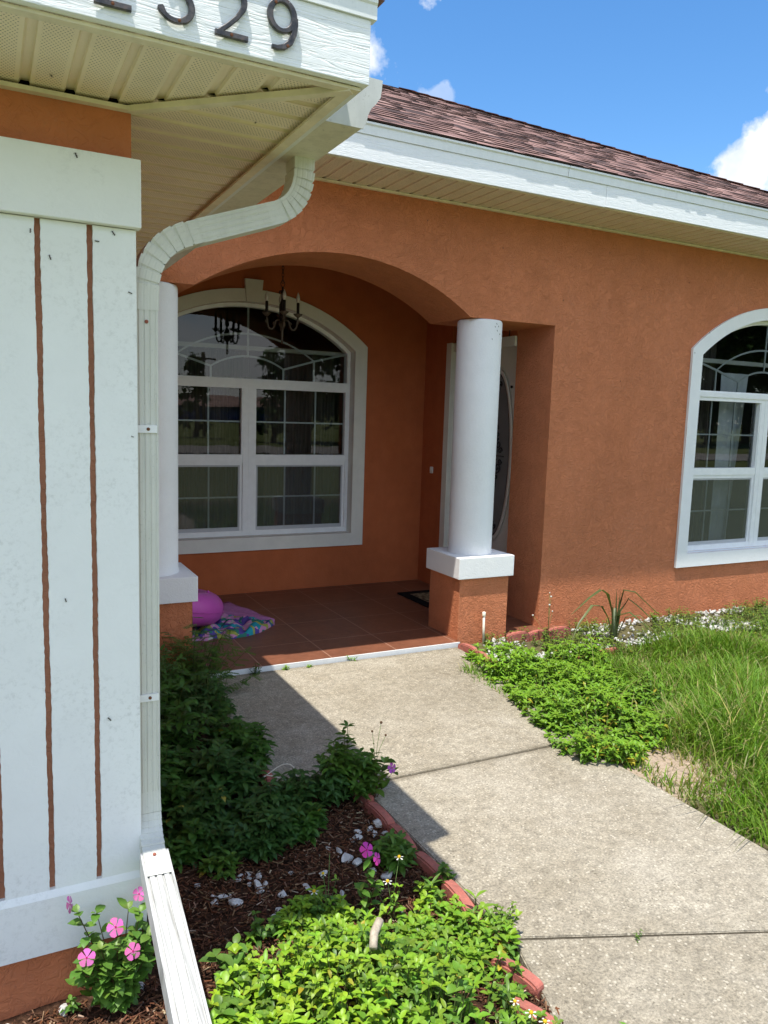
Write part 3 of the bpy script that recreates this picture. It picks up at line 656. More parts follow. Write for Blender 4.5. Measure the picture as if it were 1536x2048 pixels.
# roofs: decks and shingle courses
def shingle_roof(name, O, U, V, poly_in, width, length, expo=.143, seed=3):
    """O origin at eave, U along the eave, V up the slope (unit vectors); poly_in(u,v) keeps tabs"""
    rr = random.Random(seed); b = MB(); O, U, V = Vector(O), Vector(U), Vector(V); Nn = U.cross(V).normalized()
    nc = int(length/expo)+1
    for c in range(nc):
        u = -rr.uniform(0, .3); v0 = c*expo; v1 = v0+expo+.03
        while u < width:
            w = rr.choice((.05, .08, .11, .14, .19))*rr.uniform(.8, 1.2); um = u+w/2
            if poly_in(um, v0+.05):
                hi = rr.random() < .5
                th = .0085 if hi else .0042
                th += rr.uniform(-.001, .001)
                k = rr.random(); zz = .5+.5*math.sin(um*2.1+c*.9)*math.sin(um*.83-c*.5+1); base = (.27, .165, .143) if k < .30+.22*zz else ((.20, .122, .108) if k < .64 else ((.090, .062, .058) if k < .95 else (.36, .235, .205)))
                f = rr.uniform(.85, 1.15); col = tuple(x*f for x in base)
                dj = rr.uniform(-.0018, .0018)
                a0 = O+U*u+V*(v0+dj)+Nn*th; a1 = O+U*(u+w)+V*(v0+dj)+Nn*th; a2 = O+U*(u+w)+V*v1+Nn*.002; a3 = O+U*u+V*v1+Nn*.002
                l0 = a0-Nn*(th+.001); l1 = a1-Nn*(th+.001)
                l2 = O+U*(u+w)+V*v1-Nn*.001; l3 = O+U*u+V*v1-Nn*.001
                b.add([a0, a1, a2, a3], [(0, 1, 2, 3)], col)
                b.add([a0, a1, a2, a3, l0, l1, l2, l3], [(4, 5, 1, 0), (5, 6, 2, 1), (7, 4, 0, 3)], (.05, .034, .03))
            u += w
    return b.build(name, 'shingle', roof)
SL = .486; cs_ = 1/math.sqrt(1+SL*SL)
t = MB()
# main hip roof deck: eave line Y=4.05, ridge Y=8.3, right hip to X=8.6
z0 = 3.186; YD = 4.068; XR = 8.62; YR = YD+4.25; ZR = z0+SL*4.25
t.add([(.95, YD, z0), (XR, YD, z0), (XR-4.25, YR, ZR), (-8, YR, ZR), (-8, YD, z0)], [(0, 1, 2, 3, 4)])
t.add([(XR, YD, z0), (XR, YD+8.5, z0), (XR-4.25, YR, ZR)], [(0, 1, 2)])
t.add([(XR, YD+8.5, z0), (-8, YD+8.5, z0), (-8, YR, ZR), (XR-4.25, YR, ZR)], [(0, 1, 2, 3)])
t.add([(.95, YD, z0-.01), (XR, YD, z0-.01), (XR, YW+.1, z0-.01), (.95, YW+.1, z0-.01)], [(3, 2, 1, 0)])
roof = t.build('roof', 'shingle', house)
XL = 0.9
shingle_roof('shingles', (XL, YD-.012, z0+.002), (1, 0, 0), (0, cs_, SL*cs_), lambda u, v: u+XL < XR-v*cs_-.02, XR-XL, 4.25/cs_)
hc = MB()   # hip cap tabs
for i in range(38):
    a = i/38; P = Vector((XR-4.25*a, YD+4.25*a, z0+SL*4.25*a)); D = Vector((-4.25, 4.25, SL*4.25)).normalized(); S = Vector((1, 1, 0)).normalized()
    q = P+D*.20; up = Vector((0, 0, .018)); k = R.choice(((.40, .24, .20), (.28, .16, .14), (.5, .32, .28)))
    hc.add([P-S*.13+Vector((0, 0, -.022))+up*.9, P+up*1.6, P+S*.13+Vector((0, 0, -.022))+up*.9, q-S*.13+Vector((0, 0, -.022))+up*.4, q+up*.8, q+S*.13+Vector((0, 0, -.022))+up*.4], [(0, 1, 4, 3), (1, 2, 5, 4), (0, 3, 5, 2)], k)
hc.build('hip_cap', 'shingle', roof)
# garage roof
t = MB(); zg = 2.503; k = 4.6
t.add([(-7, YE-.008, zg), (XE+.03, YE-.008, zg), (XE+.03-k, YE-.03+k, zg+SL*k), (-7, YE-.03+k, zg+SL*k)], [(0, 1, 2, 3)], (.3, .17, .14))
t.add([(XE+.03, YE-.008, zg), (XE+.03, YW+.1, zg), (XE+.03-1.0, YW+.1, zg+SL*1.0), (XE+.03-2.9, YE-.03+2.9, zg+SL*2.9)], [(0, 1, 2, 3)], (.3, .17, .14))
t.build('garage_roof', 'shingle', house)
sg = MB()
u = -2.0
while u < XE+.01:
    w = R.uniform(.15, .3); w = min(w, XE+.02-u); k = R.uniform(.7, 1.2)
    sg.box(u, u+w-.003, YE-.013, YE+.15, zg+.001, zg+.007+R.uniform(0, .004), 0, (.33*k, .19*k, .16*k)); u += w
sg.build('starter_shingles', 'shingle', house)

# gutter along the garage side eave (K profile)
prof = [(.786, 2.455), (.786, 2.330), (.893, 2.330), (.900, 2.345), (.903, 2.362), (.912, 2.380), (.926, 2.395), (.938, 2.412), (.941, 2.432), (.943, 2.455), (.935, 2.455)]
t = MB(); n = len(prof); Y0, Y1 = 1.925, YW-.03
vs = [(x, Y0, z) for x, z in prof]+[(x, Y1, z) for x, z in prof]
t.add(vs, [(i, i+1, i+1+n, i+n) for i in range(n-1)])
inn = [(x-(.0015 if i > 1 else -.0015), z+(.0015 if 0 < i < 3 else 0)) for i, (x, z) in enumerate(prof)]
vs = [(x, Y0, z) for x, z in inn]+[(x, Y1, z) for x, z in inn]
t.add(vs, [(i+n, i+1+n, i+1, i) for i in range(n-1)])
gut = t.build('gutter', 'gutter_paint', house)
t = MB(); pe = [(.784, 2.457), (.784, 2.327), (.894, 2.327)]+[(x+.003, z) for x, z in prof[3:10]]
t.prism(pe, Y0-.004, Y0-.0005); recalc(t.build('end_cap', 'gutter_end', gut))

# downspout
def rect_sweep(b, pts, wx, wd, side=Vector((0, 1, 0)), ribs=True, scales=None):
    """rectangular section with a fluted front; the section's width runs along `side`"""
    prof = []; nfl = 4
    # section in local (a: side axis, b: out axis), b = +wd/2 is the outer face
    prof = [(-wx/2, -wd/2), (wx/2, -wd/2), (wx/2, wd/2)]
    if ribs:
        for i in range(nfl):
            c = wx/2-wx*(i+.5)/nfl*1.0; h = .0022
            prof += [(c+wx*.055, wd/2), (c+wx*.02, wd/2-h), (c-wx*.02, wd/2-h), (c-wx*.055, wd/2)]
    prof += [(-wx/2, wd/2)]
    n = len(prof); vs = []
    P = [Vector(p) for p in pts]
    for i, p in enumerate(P):
        t_ = (P[min(i+1, len(P)-1)]-P[max(i-1, 0)]).normalized(); a = (side-t_*side.dot(t_)).normalized(); o = a.cross(t_)
        k = scales[i] if scales else 1
        for (u, v) in prof: vs.append(p+a*u*k+o*v*k)
    fs = [(i*n+k, i*n+(k+1) % n, (i+1)*n+(k+1) % n, (i+1)*n+k) for i in range(len(P)-1) for k in range(n)]
    b.add(vs, fs)
def bend(p0, p1, p2, r, n):
    """points of a rounded corner at p1"""
    p0, p1, p2 = Vector(p0), Vector(p1), Vector(p2); a = p1+(p0-p1).normalized()*r; c = p1+(p2-p1).normalized()*r
    return [a*(1-t)*(1-t)+p1*2*t*(1-t)+c*t*t for t in [i/n for i in range(n+1)]]
DW, DD = .0585, .075     # width seen from the front, depth along the wall
sideX = Vector((1, 0, 0))
V0 = Vector((.3795, 2.150, 0.45)); V1 = Vector((.3795, 2.150, 2.010)); K1 = Vector((.853, 2.268, 2.195)); K2 = Vector((.853, 2.268, 2.34))
EX = Vector((.343, 1.442, .312)); 
b = MB(); pts = [(V0.x, V0.y, .530), (V1.x, V1.y, 1.865)]
# vertical pipe: flutes on the front (-Y) face
def vpipe(b, pts, w, d, scales=None, ribs=True): rect_sweep(b, pts, w, d, Vector((1, 0, 0)), ribs, scales)
vpipe(b, pts, DW, DD)
ds = b.build('downspout', 'downspout_paint', house)
def corr(pts):   # alternate ring scales for crimped elbow
    out = []; sc_ = []
    for i in range(len(pts)-1):
        a, c = pts[i], pts[i+1]; out += [a, a.lerp(c, .74), a.lerp(c, .80), a.lerp(c, .94)]; sc_ += [1.03, 1.06, .915, .94]
    out.append(pts[-1]); sc_.append(1.0); return out, sc_
# section axes for the offset run: keep the side axis along Y so flutes face out and down
def elbow(b, pts, w, d, side, ribs=True):
    o, s2 = corr(pts); rect_sweep(b, o, w, d, side, ribs, s2)
def frun(pts, scales=None):
    """front-facing fluted sweep for the offset run (path in a near vertical plane)"""
    b = MB(); P = [Vector(p) for p in pts]; prof = []; W_, D_ = DW*1.04, DD
    F_ = -D_/2
    pr = [(-W_/2, -F_), (W_/2, -F_), (W_/2, F_)]
    for i in range(4):
        c = W_/2-W_*(i+.5)/4; fd = .0006 if scales and len(scales) > 3 else .0016; pr += [(c+W_*.055, F_), (c+W_*.02, F_+fd), (c-W_*.02, F_+fd), (c-W_*.055, F_)]
    pr += [(-W_/2, F_)]; n = len(pr); vs = []
    for i, p in enumerate(P):
        t_ = (P[min(i+1, len(P)-1)]-P[max(i-1, 0)]).normalized(); yv = Vector((0, 1, 0)); dy = (yv-t_*yv.dot(t_)).normalized(); ax = dy.cross(t_)
        k = scales[i] if scales else 1
        for u, v in pr: vs.append(p+ax*u*k+dy*v*k)
    b.add(vs, [(i*n+k, i*n+(k+1) % n, (i+1)*n+(k+1) % n, (i+1)*n+k) for i in range(len(P)-1) for k in range(n)]); return b
e1 = bend(V1-Vector((0, 0, .2)), V1, K1, .125, 7); q, s2 = corr(e1); q = [V1-Vector((0, 0, .165))]+q+[e1[-1]+(K1-V1).normalized()*.045]; s2 = [1.03]+s2+[1.0]
recalc(frun(q, s2).build('elbow', 'downspout_paint', ds))
runs = [e1[-1]+(K1-V1).normalized()*.03]
e2 = bend(V1, K1, K2, .105, 7)
recalc(frun([runs[0], e2[0]-(K1-V1).normalized()*.02], [1.04, 1.04]).build('offset_pipe', 'downspout_paint', ds))
q, s2 = corr(e2); q = [e2[0]-(K1-V1).normalized()*.035]+q+[K2]; s2 = [1.05]+s2+[1.03]
recalc(frun(q, s2).build('elbow', 'downspout_paint', ds))
# outlet bend at the foot, then the extension toward the viewer
e3 = bend(V0+Vector((0, 0, .2)), Vector((V0.x, 2.140, .390)), EX, .10, 6); q, s2 = corr(e3); q = [Vector((V0.x, V0.y, .555))]+q+[e3[-1]+(EX-e3[-1]).normalized()*.12]; s2 = [1.02]+s2+[1.02]
def toprun(pts, w, d, scales=None):
    b = MB(); P = [Vector(p) for p in pts]; pr = [(-w/2, -d/2), (w/2, -d/2), (w/2, d/2)]
    for i in range(4):
        c = w/2-w*(i+.5)/4; fd = .0005 if scales else .0042; pr += [(c+w*.04, d/2), (c+w*.03, d/2-fd), (c-w*.03, d/2-fd), (c-w*.04, d/2)]
    pr += [(-w/2, d/2)]; n = len(pr); vs = []
    for i, p in enumerate(P):
        t_ = (P[min(i+1, len(P)-1)]-P[max(i-1, 0)]).normalized(); xv = Vector((1, 0, 0)); ax = (xv-t_*xv.dot(t_)).normalized(); o = ax.cross(t_)
        if t_.y < -.2 and o.z < 0: o = -o
        elif abs(t_.z) > .9 and o.y > 0: o = -o
        k = scales[i] if scales else 1
        for u, v in pr: vs.append(p+ax*u*k+o*v*k)
    b.add(vs, [(i*n+k, i*n+(k+1) % n, (i+1)*n+(k+1) % n, (i+1)*n+k) for i in range(len(P)-1) for k in range(n)]); return b
recalc(toprun(q, DW, .066, s2).build('elbow', 'downspout_paint', ds))
dr = (EX-e3[-1]).normalized(); st = e3[-1]+dr*.02
recalc(toprun([st, st+dr*.4, EX, EX+dr*.9], .073, .062).build('extension_pipe', 'extension_paint', ds))
for z, xw in ((1.539, .30), (.805, .30)):
    b = MB(); b.box(V0.x-DW/2-.006, V0.x+DW/2-.004, 2.150-DD/2-.005, 2.150-DD/2-.0008, z-.010, z+.010)
    st_ = b.build('strap', 'window_white', ds)
    b = MB(); b.lathe([(.0045, 0), (.0045, .002), (.002, .003)], 0, 0, 10); o = b.build('screw', 'rust', st_); o.location = Vector((V0.x+.002, 2.150-DD/2-.0052, z)); o.rotation_euler = (math.radians(90), 0, 0)
for (x, y, z, rx) in ((V0.x, 2.150-DD/2-.0006, 1.815, 90),):
    b = MB(); b.lathe([(.0048, 0), (.0048, .003), (.002, .0045)], 0, 0, 12); o = b.build('screw', 'screw_red', ds); o.location = Vector((x, y, z)); o.rotation_euler = (math.radians(rx), 0, 0)
b = MB(); b.lathe([(.0048, 0), (.0048, .003), (.002, .0045)], 0, 0, 12); o = b.build('screw', 'screw_red', ds)
o.location = e3[-1]+dr*.04+Vector((-.002, -.004, .034)); o.rotation_euler = (math.radians(8), 0, 0)

# door in the porch side wall
dx = 3.86
d = MB(); d.box(dx, dx+.045, 5.01, 5.905, .03, 2.19); door = d.build('door', 'trim_cream', house)
def ring(b, cy, cz, ry, rz, w, x0, x1, n=64):
    vs = []
    for x, k in ((x0, 0), (x0, 1), (x1, 1), (x1, 0)):
        for i in range(n):
            a = 2*math.pi*i/n; vs.append((x, cy+(ry+k*w)*math.cos(a), cz+(rz+k*w)*math.sin(a)))
    b.add(vs, [(k*n+i, k*n+(i+1) % n, ((k+1) % 4)*n+(i+1) % n, ((k+1) % 4)*n+i) for k in range(4) for i in range(n)])
OY, OZ, RY, RZ = 5.455, 1.272, .205, .690
d = MB(); d.smooth = True; ring(d, OY, OZ, RY+.005, RZ+.005, .032, dx-.018, dx-.001); ring(d, OY, OZ, RY+.045, RZ+.045, .008, dx-.006, dx-.001); recalc(d.build('oval_moulding', 'trim_cream', door))
d = MB(); d.add([(dx-.004, OY+RY*1.02*math.cos(2*math.pi*i/64), OZ+RZ*1.01*math.sin(2*math.pi*i/64)) for i in range(64)], [tuple(range(64))]); d.build('oval_pane', 'frosted_glass', door)
d = MB(); ring(d, OY, OZ, RY-.012, RZ-.012, .010, dx-.011, dx-.006); 
def curl(b, cy, cz, r0, turns, a0, sg=1, r=.0042, n=26, dz=0):
    pts = [(dx-.011, cy+sg*r0*(1-i/n*.8)*math.cos(a0+turns*2*math.pi*i/n), cz+r0*(1-i/n*.8)*math.sin(a0+turns*2*math.pi*i/n)) for i in range(n+1)]; b.tube(pts, r, 6)
for vs_ in (1, -1):
    for sg in (1, -1):
        curl(d, OY+sg*.045, OZ+vs_*.10, .040, 1.3, math.pi/2*vs_, sg, .0055); curl(d, OY+sg*.030, OZ+vs_*.175, .030, -1.2*vs_, -1.2*vs_, sg, .005)
        curl(d, OY+sg*.075, OZ+vs_*.045, .028, 1.2*vs_, 0, sg, .005); curl(d, OY+sg*.018, OZ+vs_*.24, .020, 1.0*vs_, -1.0, sg, .004)
        curl(d, OY+sg*.018, OZ+vs_*.035, .013, 1.0, 0, sg, .005); curl(d, OY+sg*.03, OZ+vs_*.60, .026, 1.1*vs_, -.8*vs_, sg, .005); curl(d, OY+sg*.012, OZ+vs_*.555, .016, 1.0*vs_, 0, sg, .004)
    d.tube([(dx-.011, OY, OZ+vs_*.03), (dx-.011, OY, OZ+vs_*.29)], .003, 6)
    d.tube([(dx-.011, OY-.012, OZ+vs_*.29), (dx-.011, OY, OZ+vs_*.31), (dx-.011, OY+.012, OZ+vs_*.29)], .005, 6)
d.tube([(dx-.011, OY-.125, OZ), (dx-.011, OY+.125, OZ)], .004, 6); d.build('iron_scrollwork', 'black_iron', door)
d = MB(); d.lathe([(.006, 0), (.011, .004), (.012, .012), (.006, .018)], 0, 0, 14); o = d.build('viewer_ring', 'dark_bronze', door); o.location = Vector((dx, 5.268, 1.845)); o.rotation_euler = (0, math.radians(-90), 0)
d = MB(); d.box(3.6605, 3.90, 5.886, 5.8998, .03, 2.214); d.box(3.700, 3.90, 5.006, 5.904, 2.192, 2.2145); d.box(3.70, 3.88, 5.006, 5.012, .03, 2.19)
d.box(3.642, 3.6595, 5.887, 5.965, .03, 2.225); d.box(3.668, 3.6875, 5.007, 5.8995, 2.150, 2.225); d.build('door_frame', 'trim_cream', door)
d = MB(); d.box(3.642, 3.6598, 6.146, 6.180, 1.065, 1.125, .003); d.box(3.636, 3.6422, 6.156, 6.170, 1.085, 1.105, .001); d.build('doorbell', 'doorbell_white', house)
d = MB(); d.tube([(3.64, 5.04, 2.266), (3.64, 5.04, 2.235), (3.632, 5.032, 2.222), (3.62, 5.02, 2.228)], .004, 7); d.build('ceiling_hook', 'dark_bronze', house)

# ------------------------------------------------------------------ house numbers
def stroke(pts, wid):
    """flat ribbon outline along a 2-D polyline -> list of quads (x,z)"""
    n = len(pts); L_ = []; Rr = []
    for i in range(n):
        a = Vector(pts[max(i-1, 0)]); c = Vector(pts[min(i+1, n-1)]); t_ = (c-a).normalized(); nn = Vector((-t_.y, t_.x)); w = wid[i] if isinstance(wid, list) else wid
        L_.append(Vector(pts[i])+nn*w/2); Rr.append(Vector(pts[i])-nn*w/2)
    return L_, Rr
def digit_mesh(strokes):
    b = MB(); off = 0
    for pts, wid in strokes:
        L_, Rr = stroke(pts, wid); n = len(L_); y0, y1 = -.0105-off, -.0035; off += .0002
        ch = .0012
        vs = []
        for i in range(n):
            c = (L_[i]+Rr[i])/2; l2 = L_[i]+(c-L_[i]).normalized()*ch; r2 = Rr[i]+(c-Rr[i]).normalized()*ch
            vs += [(L_[i].x, y1, L_[i].y), (L_[i].x, y0+ch, L_[i].y), (l2.x, y0, l2.y), (r2.x, y0, r2.y), (Rr[i].x, y0+ch, Rr[i].y), (Rr[i].x, y1, Rr[i].y)]
        fs = [(i*6+k, i*6+(k+1) % 6, (i+1)*6+(k+1) % 6, (i+1)*6+k) for i in range(n-1) for k in range(6)]
        fs += [(0, 1, 2, 3, 4, 5), tuple((n-1)*6+k for k in (5, 4, 3, 2, 1, 0))]
        b.add(vs, fs)
    return b
def arcp(cx, cz, rx, rz, a0, a1, n=24): return [(cx+rx*math.cos(math.radians(a0+(a1-a0)*i/n)), cz+rz*math.sin(math.radians(a0+(a1-a0)*i/n))) for i in range(n+1)]
two = [(arcp(.001, .072, .026, .026, 172, -28, 22)+[(.012, .042), (-.006, .024), (-.026, .0075)], [.011]*3+[.009]*6+[.012]*8+[.0115]*6+[.009]*3), ([(-.0335, .0055), (.0345, .0055)], .0110)]
nine = [(arcp(0, .0675, .0265, .0295, 60, 420, 40), [.0088+.0035*abs(math.cos(math.radians(60+360*i/40))) for i in range(41)]), ([(.0285, .0675), (.029, .055), (.026, .036), (.018, .018), (.005, .007), (-.010, .003), (-.022, .0035)], [.0115, .012, .012, .012, .011, .009, .0075])]
three = [(arcp(-.001, .0760, .0225, .0215, 160, -75, 22), [.010]*23), (arcp(-.002, .0290, .031, .0275, 85, -168, 30), [.008]*6+[.0125]*12+[.010]*9+[.012, .013, .014, .010]), ]
def screws(par, pts):
    for x, z in pts:
        b = MB(); b.lathe([(.0034, 0), (.0032, .001), (.001, .0014)], 0, 0, 10); o = b.build('screw', 'rust', par); o.location = (x, -.0108, z); o.rotation_euler = (math.radians(90), 0, 0)
for strokes, x, z, lab, sc_ in ((two, .239, 2.347, 'dark metal digit 2 at the far left of the house number, mostly out of frame', [(0, .0055)]), (three, .360, 2.350, 'dark metal digit 3 on the white fascia', [(.004, .0025)]),
                           (two, .469, 2.345, 'dark metal digit 2 between the 3 and the 9 on the fascia', [(0, .0055)]), (nine, .577, 2.347, 'dark metal digit 9, last of the house number', [(-.015, .089), (.012, .0095)])):
    e = empty('house_number', (x, YE, z), lab, 'house number', 'metal digits of the house number')
    o = digit_mesh(strokes).build('numeral', 'digit_metal'); o.parent = e; recalc(o); screws(e, sc_)

# ------------------------------------------------------------------ chandelier
CX, CY = 2.028, 5.72
ch = empty('chandelier', (CX, CY, 3.158), 'small dark bronze candle chandelier hanging on a chain in the porch', 'chandelier')
b = MB(); b.smooth = True; z = 3.148; k = 0
b.lathe([(.05, 3.159), (.045, 3.145), (.015, 3.135)], CX, CY, 20)
while z > 2.555:
    pts = [(CX+(.008*math.cos(a) if k % 2 else 0), CY+(0 if k % 2 else .008*math.cos(a)), z-.016+.016*math.sin(a)) for a in [2*math.pi*i/12 for i in range(13)]]
    b.tube(pts, .0022, 6, False); z -= .025; k += 1
b.build('chain', 'dark_bronze', ch)
b = MB(); b.smooth = True
b.tube([(CX+.016*math.cos(a), CY, 2.540+.022*math.sin(a)) for a in [2*math.pi*i/20 for i in range(21)]], .003, 6, False)
b.lathe([(.004, 2.520), (.010, 2.512), (.006, 2.500), (.012, 2.490), (.016, 2.478), (.009, 2.465), (.010, 2.43), (.015, 2.41), (.020, 2.385), (.018, 2.365), (.010, 2.35), (.008, 2.34), (.016, 2.33), (.024, 2.315), (.026, 2.29), (.018, 2.265)], CX, CY, 20)
for i in range(4):
    a = math.radians(20+90*i); b.tube([(CX+math.cos(a)*r, CY+math.sin(a)*r, z_) for r, z_ in ((.016, 2.49), (.030, 2.485), (.036, 2.474), (.030, 2.468))], .0028, 6)
b.build('stem', 'dark_bronze', ch)
b = MB(); b.smooth = True; b.lathe([(.018, 2.262), (.028, 2.248), (.026, 2.235), (.018, 2.222), (.011, 2.208), (.009, 2.18), (.011, 2.160), (.007, 2.145), (.010, 2.135), (.007, 2.122), (.0105, 2.112), (.004, 2.098)], CX, CY, 20); b.build('finial', 'aged_gold', ch)
for i in range(4):
    a = math.radians(-27.2+(14+90*i)+0); ca, sa_ = math.cos(a), math.sin(a)
    def Q(r, z_): return (CX+ca*r, CY+sa_*r, z_)
    b = MB(); b.smooth = True
    b.tube([Q(.020, 2.268), Q(.034, 2.275), Q(.046, 2.268), Q(.053, 2.248), Q(.060, 2.222), Q(.076, 2.204), Q(.094, 2.206), Q(.106, 2.224), Q(.111, 2.250), Q(.114, 2.275), Q(.118, 2.298)], [.006, .007, .008, .008, .0075, .0075, .008, .0075, .007, .008, .007], 8)
    b.tube([Q(.053, 2.250), Q(.064, 2.256), Q(.070, 2.246), Q(.062, 2.238)], [.005, .006, .005, .003], 7); b.tube([Q(.111, 2.250), Q(.122, 2.256), Q(.127, 2.266), Q(.120, 2.272)], [.005, .006, .005, .003], 7)
    arm = b.build('arm', 'aged_gold', ch)
    cx_, cy_ = Q(.118, 0)[:2]
    b = MB(); b.smooth = True; b.lathe([(.007, 2.296), (.014, 2.302), (.026, 2.311), (.035, 2.322), (.034, 2.325), (.014, 2.318)], cx_, cy_, 18); b.build('candle_cup', 'aged_gold', arm)
    b = MB(); b.smooth = True; b.lathe([(.015, 2.318), (.013, 2.328), (.0115, 2.334), (.0115, 2.405), (.009, 2.408)], cx_, cy_, 16); b.build('candle_sleeve', 'dark_bronze', arm)
    b = MB(); b.smooth = True; b.lathe([(.007, 2.407), (.0125, 2.418), (.0155, 2.434), (.0135, 2.452), (.008, 2.468), (.002, 2.484)], cx_, cy_, 16); b.build('bulb', 'bulb_glass', arm)

# ------------------------------------------------------------------ porch things
b = MB(); b.smooth = True; n1, n2 = 64, 28; RM, rm = .255, .128
vs = []
for i in range(n1):
    a = 2*math.pi*i/n1
    for k in range(n2):
        q = 2*math.pi*k/n2; r = rm*(1+.012*math.sin(a*22)*(1 if math.cos(q) < 0 else .3)-(.02 if abs(abs(q-math.pi)-math.pi) < .12 else 0)); vs.append(((RM+r*math.cos(q))*math.cos(a), (RM+r*math.cos(q))*math.sin(a), r*.92*math.sin(q)))
b.add(vs, [(i*n2+k, i*n2+(k+1) % n2, ((i+1) % n1)*n2+(k+1) % n2, ((i+1) % n1)*n2+k) for i in range(n1) for k in range(n2)])
o = recalc(b.build('swim_ring', 'ring_vinyl')); o.location = (1.135, 5.50, .205); o.rotation_euler = (math.radians(-6), math.radians(11), 0)
rg = o; b = MB(); b.smooth = True; b.tube([((RM+rm*1.004)*math.cos(a), (RM+rm*1.004)*math.sin(a), -.006+.002*math.sin(a*31)) for a in [2*math.pi*i/96 for i in range(97)]], .0035, 6, False); sm_ = b.build('seam', 'ring_vinyl'); sm_.parent = rg
b = MB(); b.smooth = True; b.lathe([(.012, 0), (.012, .006), (.007, .008), (.007, .016), (.003, .018)], 0, 0, 14); vl = b.build('valve', 'ring_vinyl'); vl.parent = rg; vl.location = (RM*.9, -RM*.45, rm*.92-.002)
tag(o, 'inflated magenta pink swim ring on the porch tiles behind the left column', 'swim ring')
# towel
TP = [(1.20, 5.13), (1.30, 5.10), (1.36, 5.135), (1.48, 5.08), (1.58, 5.10), (1.70, 5.16), (1.845, 5.30), (1.76, 5.60), (1.675, 5.93), (1.60, 5.95), (1.45, 5.75), (1.30, 5.5)]
def inpoly(x, y, P):
    c = False; n = len(P)
    for i in range(n):
        x1, y1 = P[i]; x2, y2 = P[(i+1) % n]
        if (y1 > y) != (y2 > y) and x < (x2-x1)*(y-y1)/(y2-y1)+x1: c = not c
    return c
def cloth(P, cx, cy, hf, name, mat, par=None, rings=22):
    b = MB(); b.smooth = True; dense = []
    n = len(P)
    for i in range(n):
        a, c = P[i], P[(i+1) % n]
        for k in range(6): dense.append((a[0]+(c[0]-a[0])*k/6, a[1]+(c[1]-a[1])*k/6))
    m_ = len(dense); vs = []
    for r in range(rings+1):
        t_ = r/rings
        for (x, y) in dense:
            px, py = cx+(x-cx)*t_, cy+(y-cy)*t_; vs.append((px, py, .027+hf(px, py, t_)))
    fs = [(r*m_+i, r*m_+(i+1) % m_, (r+1)*m_+(i+1) % m_, (r+1)*m_+i) for r in range(rings) for i in range(m_)]
    o0 = len(vs); vs += [(x, y, .0255) for x, y in dense]
    fs += [(rings*m_+i, rings*m_+(i+1) % m_, o0+(i+1) % m_, o0+i) for i in range(m_)]
    b.add(vs, fs); return b.build(name, mat, par)
hf = lambda x, y, t_: (.010+.036*abs(math.sin(x*19+y*11+2*math.sin(y*9)))*(1 if y < 5.45 else .35)+.012*abs(math.sin(x*37-y*29)))*(1 if t_ < .97 else .4)
tw = empty('towel', (1.5, 5.4, .025), 'crumpled multicoloured beach towel beside the pink swim ring', 'towel')
cloth(TP, 1.53, 5.42, hf, 'printed_cloth', 'towel_print', tw)
cloth([(1.50, 5.72), (1.855, 5.305), (1.84, 5.40), (1.69, 5.945), (1.64, 5.95)], 1.70, 5.62, lambda x, y, t_: .040+.006*math.sin(x*40+y*30), 'folded_hem', 'towel_pink', tw, 8)
dm = empty('doormat', (3.4, 5.5, .025), 'black bordered doormat with tan centre in front of the white door', 'doormat')
b = MB(); b.box(3.19, 3.63, 5.10, 5.90, .026, .036, .004); b.build('border', 'mat_black', dm); b = MB(); b.box(3.27, 3.57, 5.20, 5.80, .0362, .039, .001); b.build('centre_panel', 'mat_tan', dm)

# ------------------------------------------------------------------ edging blocks, pipe, stones, bits
def edging(x, y, rz, L, h, lab, zb_=-.056, tilt=0):
    b = MB(); n = 14; w = .042; pr = [(-L/2, 0)]+[(-L/2*math.cos(math.pi*i/n), h*.74+h*.26*math.sin(math.pi*i/n)**.75) for i in range(n+1)]+[(L/2, 0)]
    bm = bmesh.new(); vs = [bm.verts.new((px, -w/2, pz)) for px, pz in pr]; f = bm.faces.new(vs); r = bmesh.ops.extrude_face_region(bm, geom=[f])
    for v in r['geom']:
        if isinstance(v, bmesh.types.BMVert): v.co.y = w/2
    bmesh.ops.recalc_face_normals(bm, faces=bm.faces[:]); bmesh.ops.bevel(bm, geom=[e for e in bm.edges if abs(e.verts[0].co.y-e.verts[1].co.y) < 1e-5], offset=.006, segments=2, affect='EDGES')
    me = bpy.data.meshes.new('edging_block'); bm.to_mesh(me); bm.free(); me.materials.append(M['edging_paint']); o = bpy.data.objects.new('edging_block', me); COL.objects.link(o)
    o.location = (x, y, zb_); o.rotation_euler = (tilt, 0, rz); return tag(o, lab, 'edging block', 'red scalloped edging blocks')
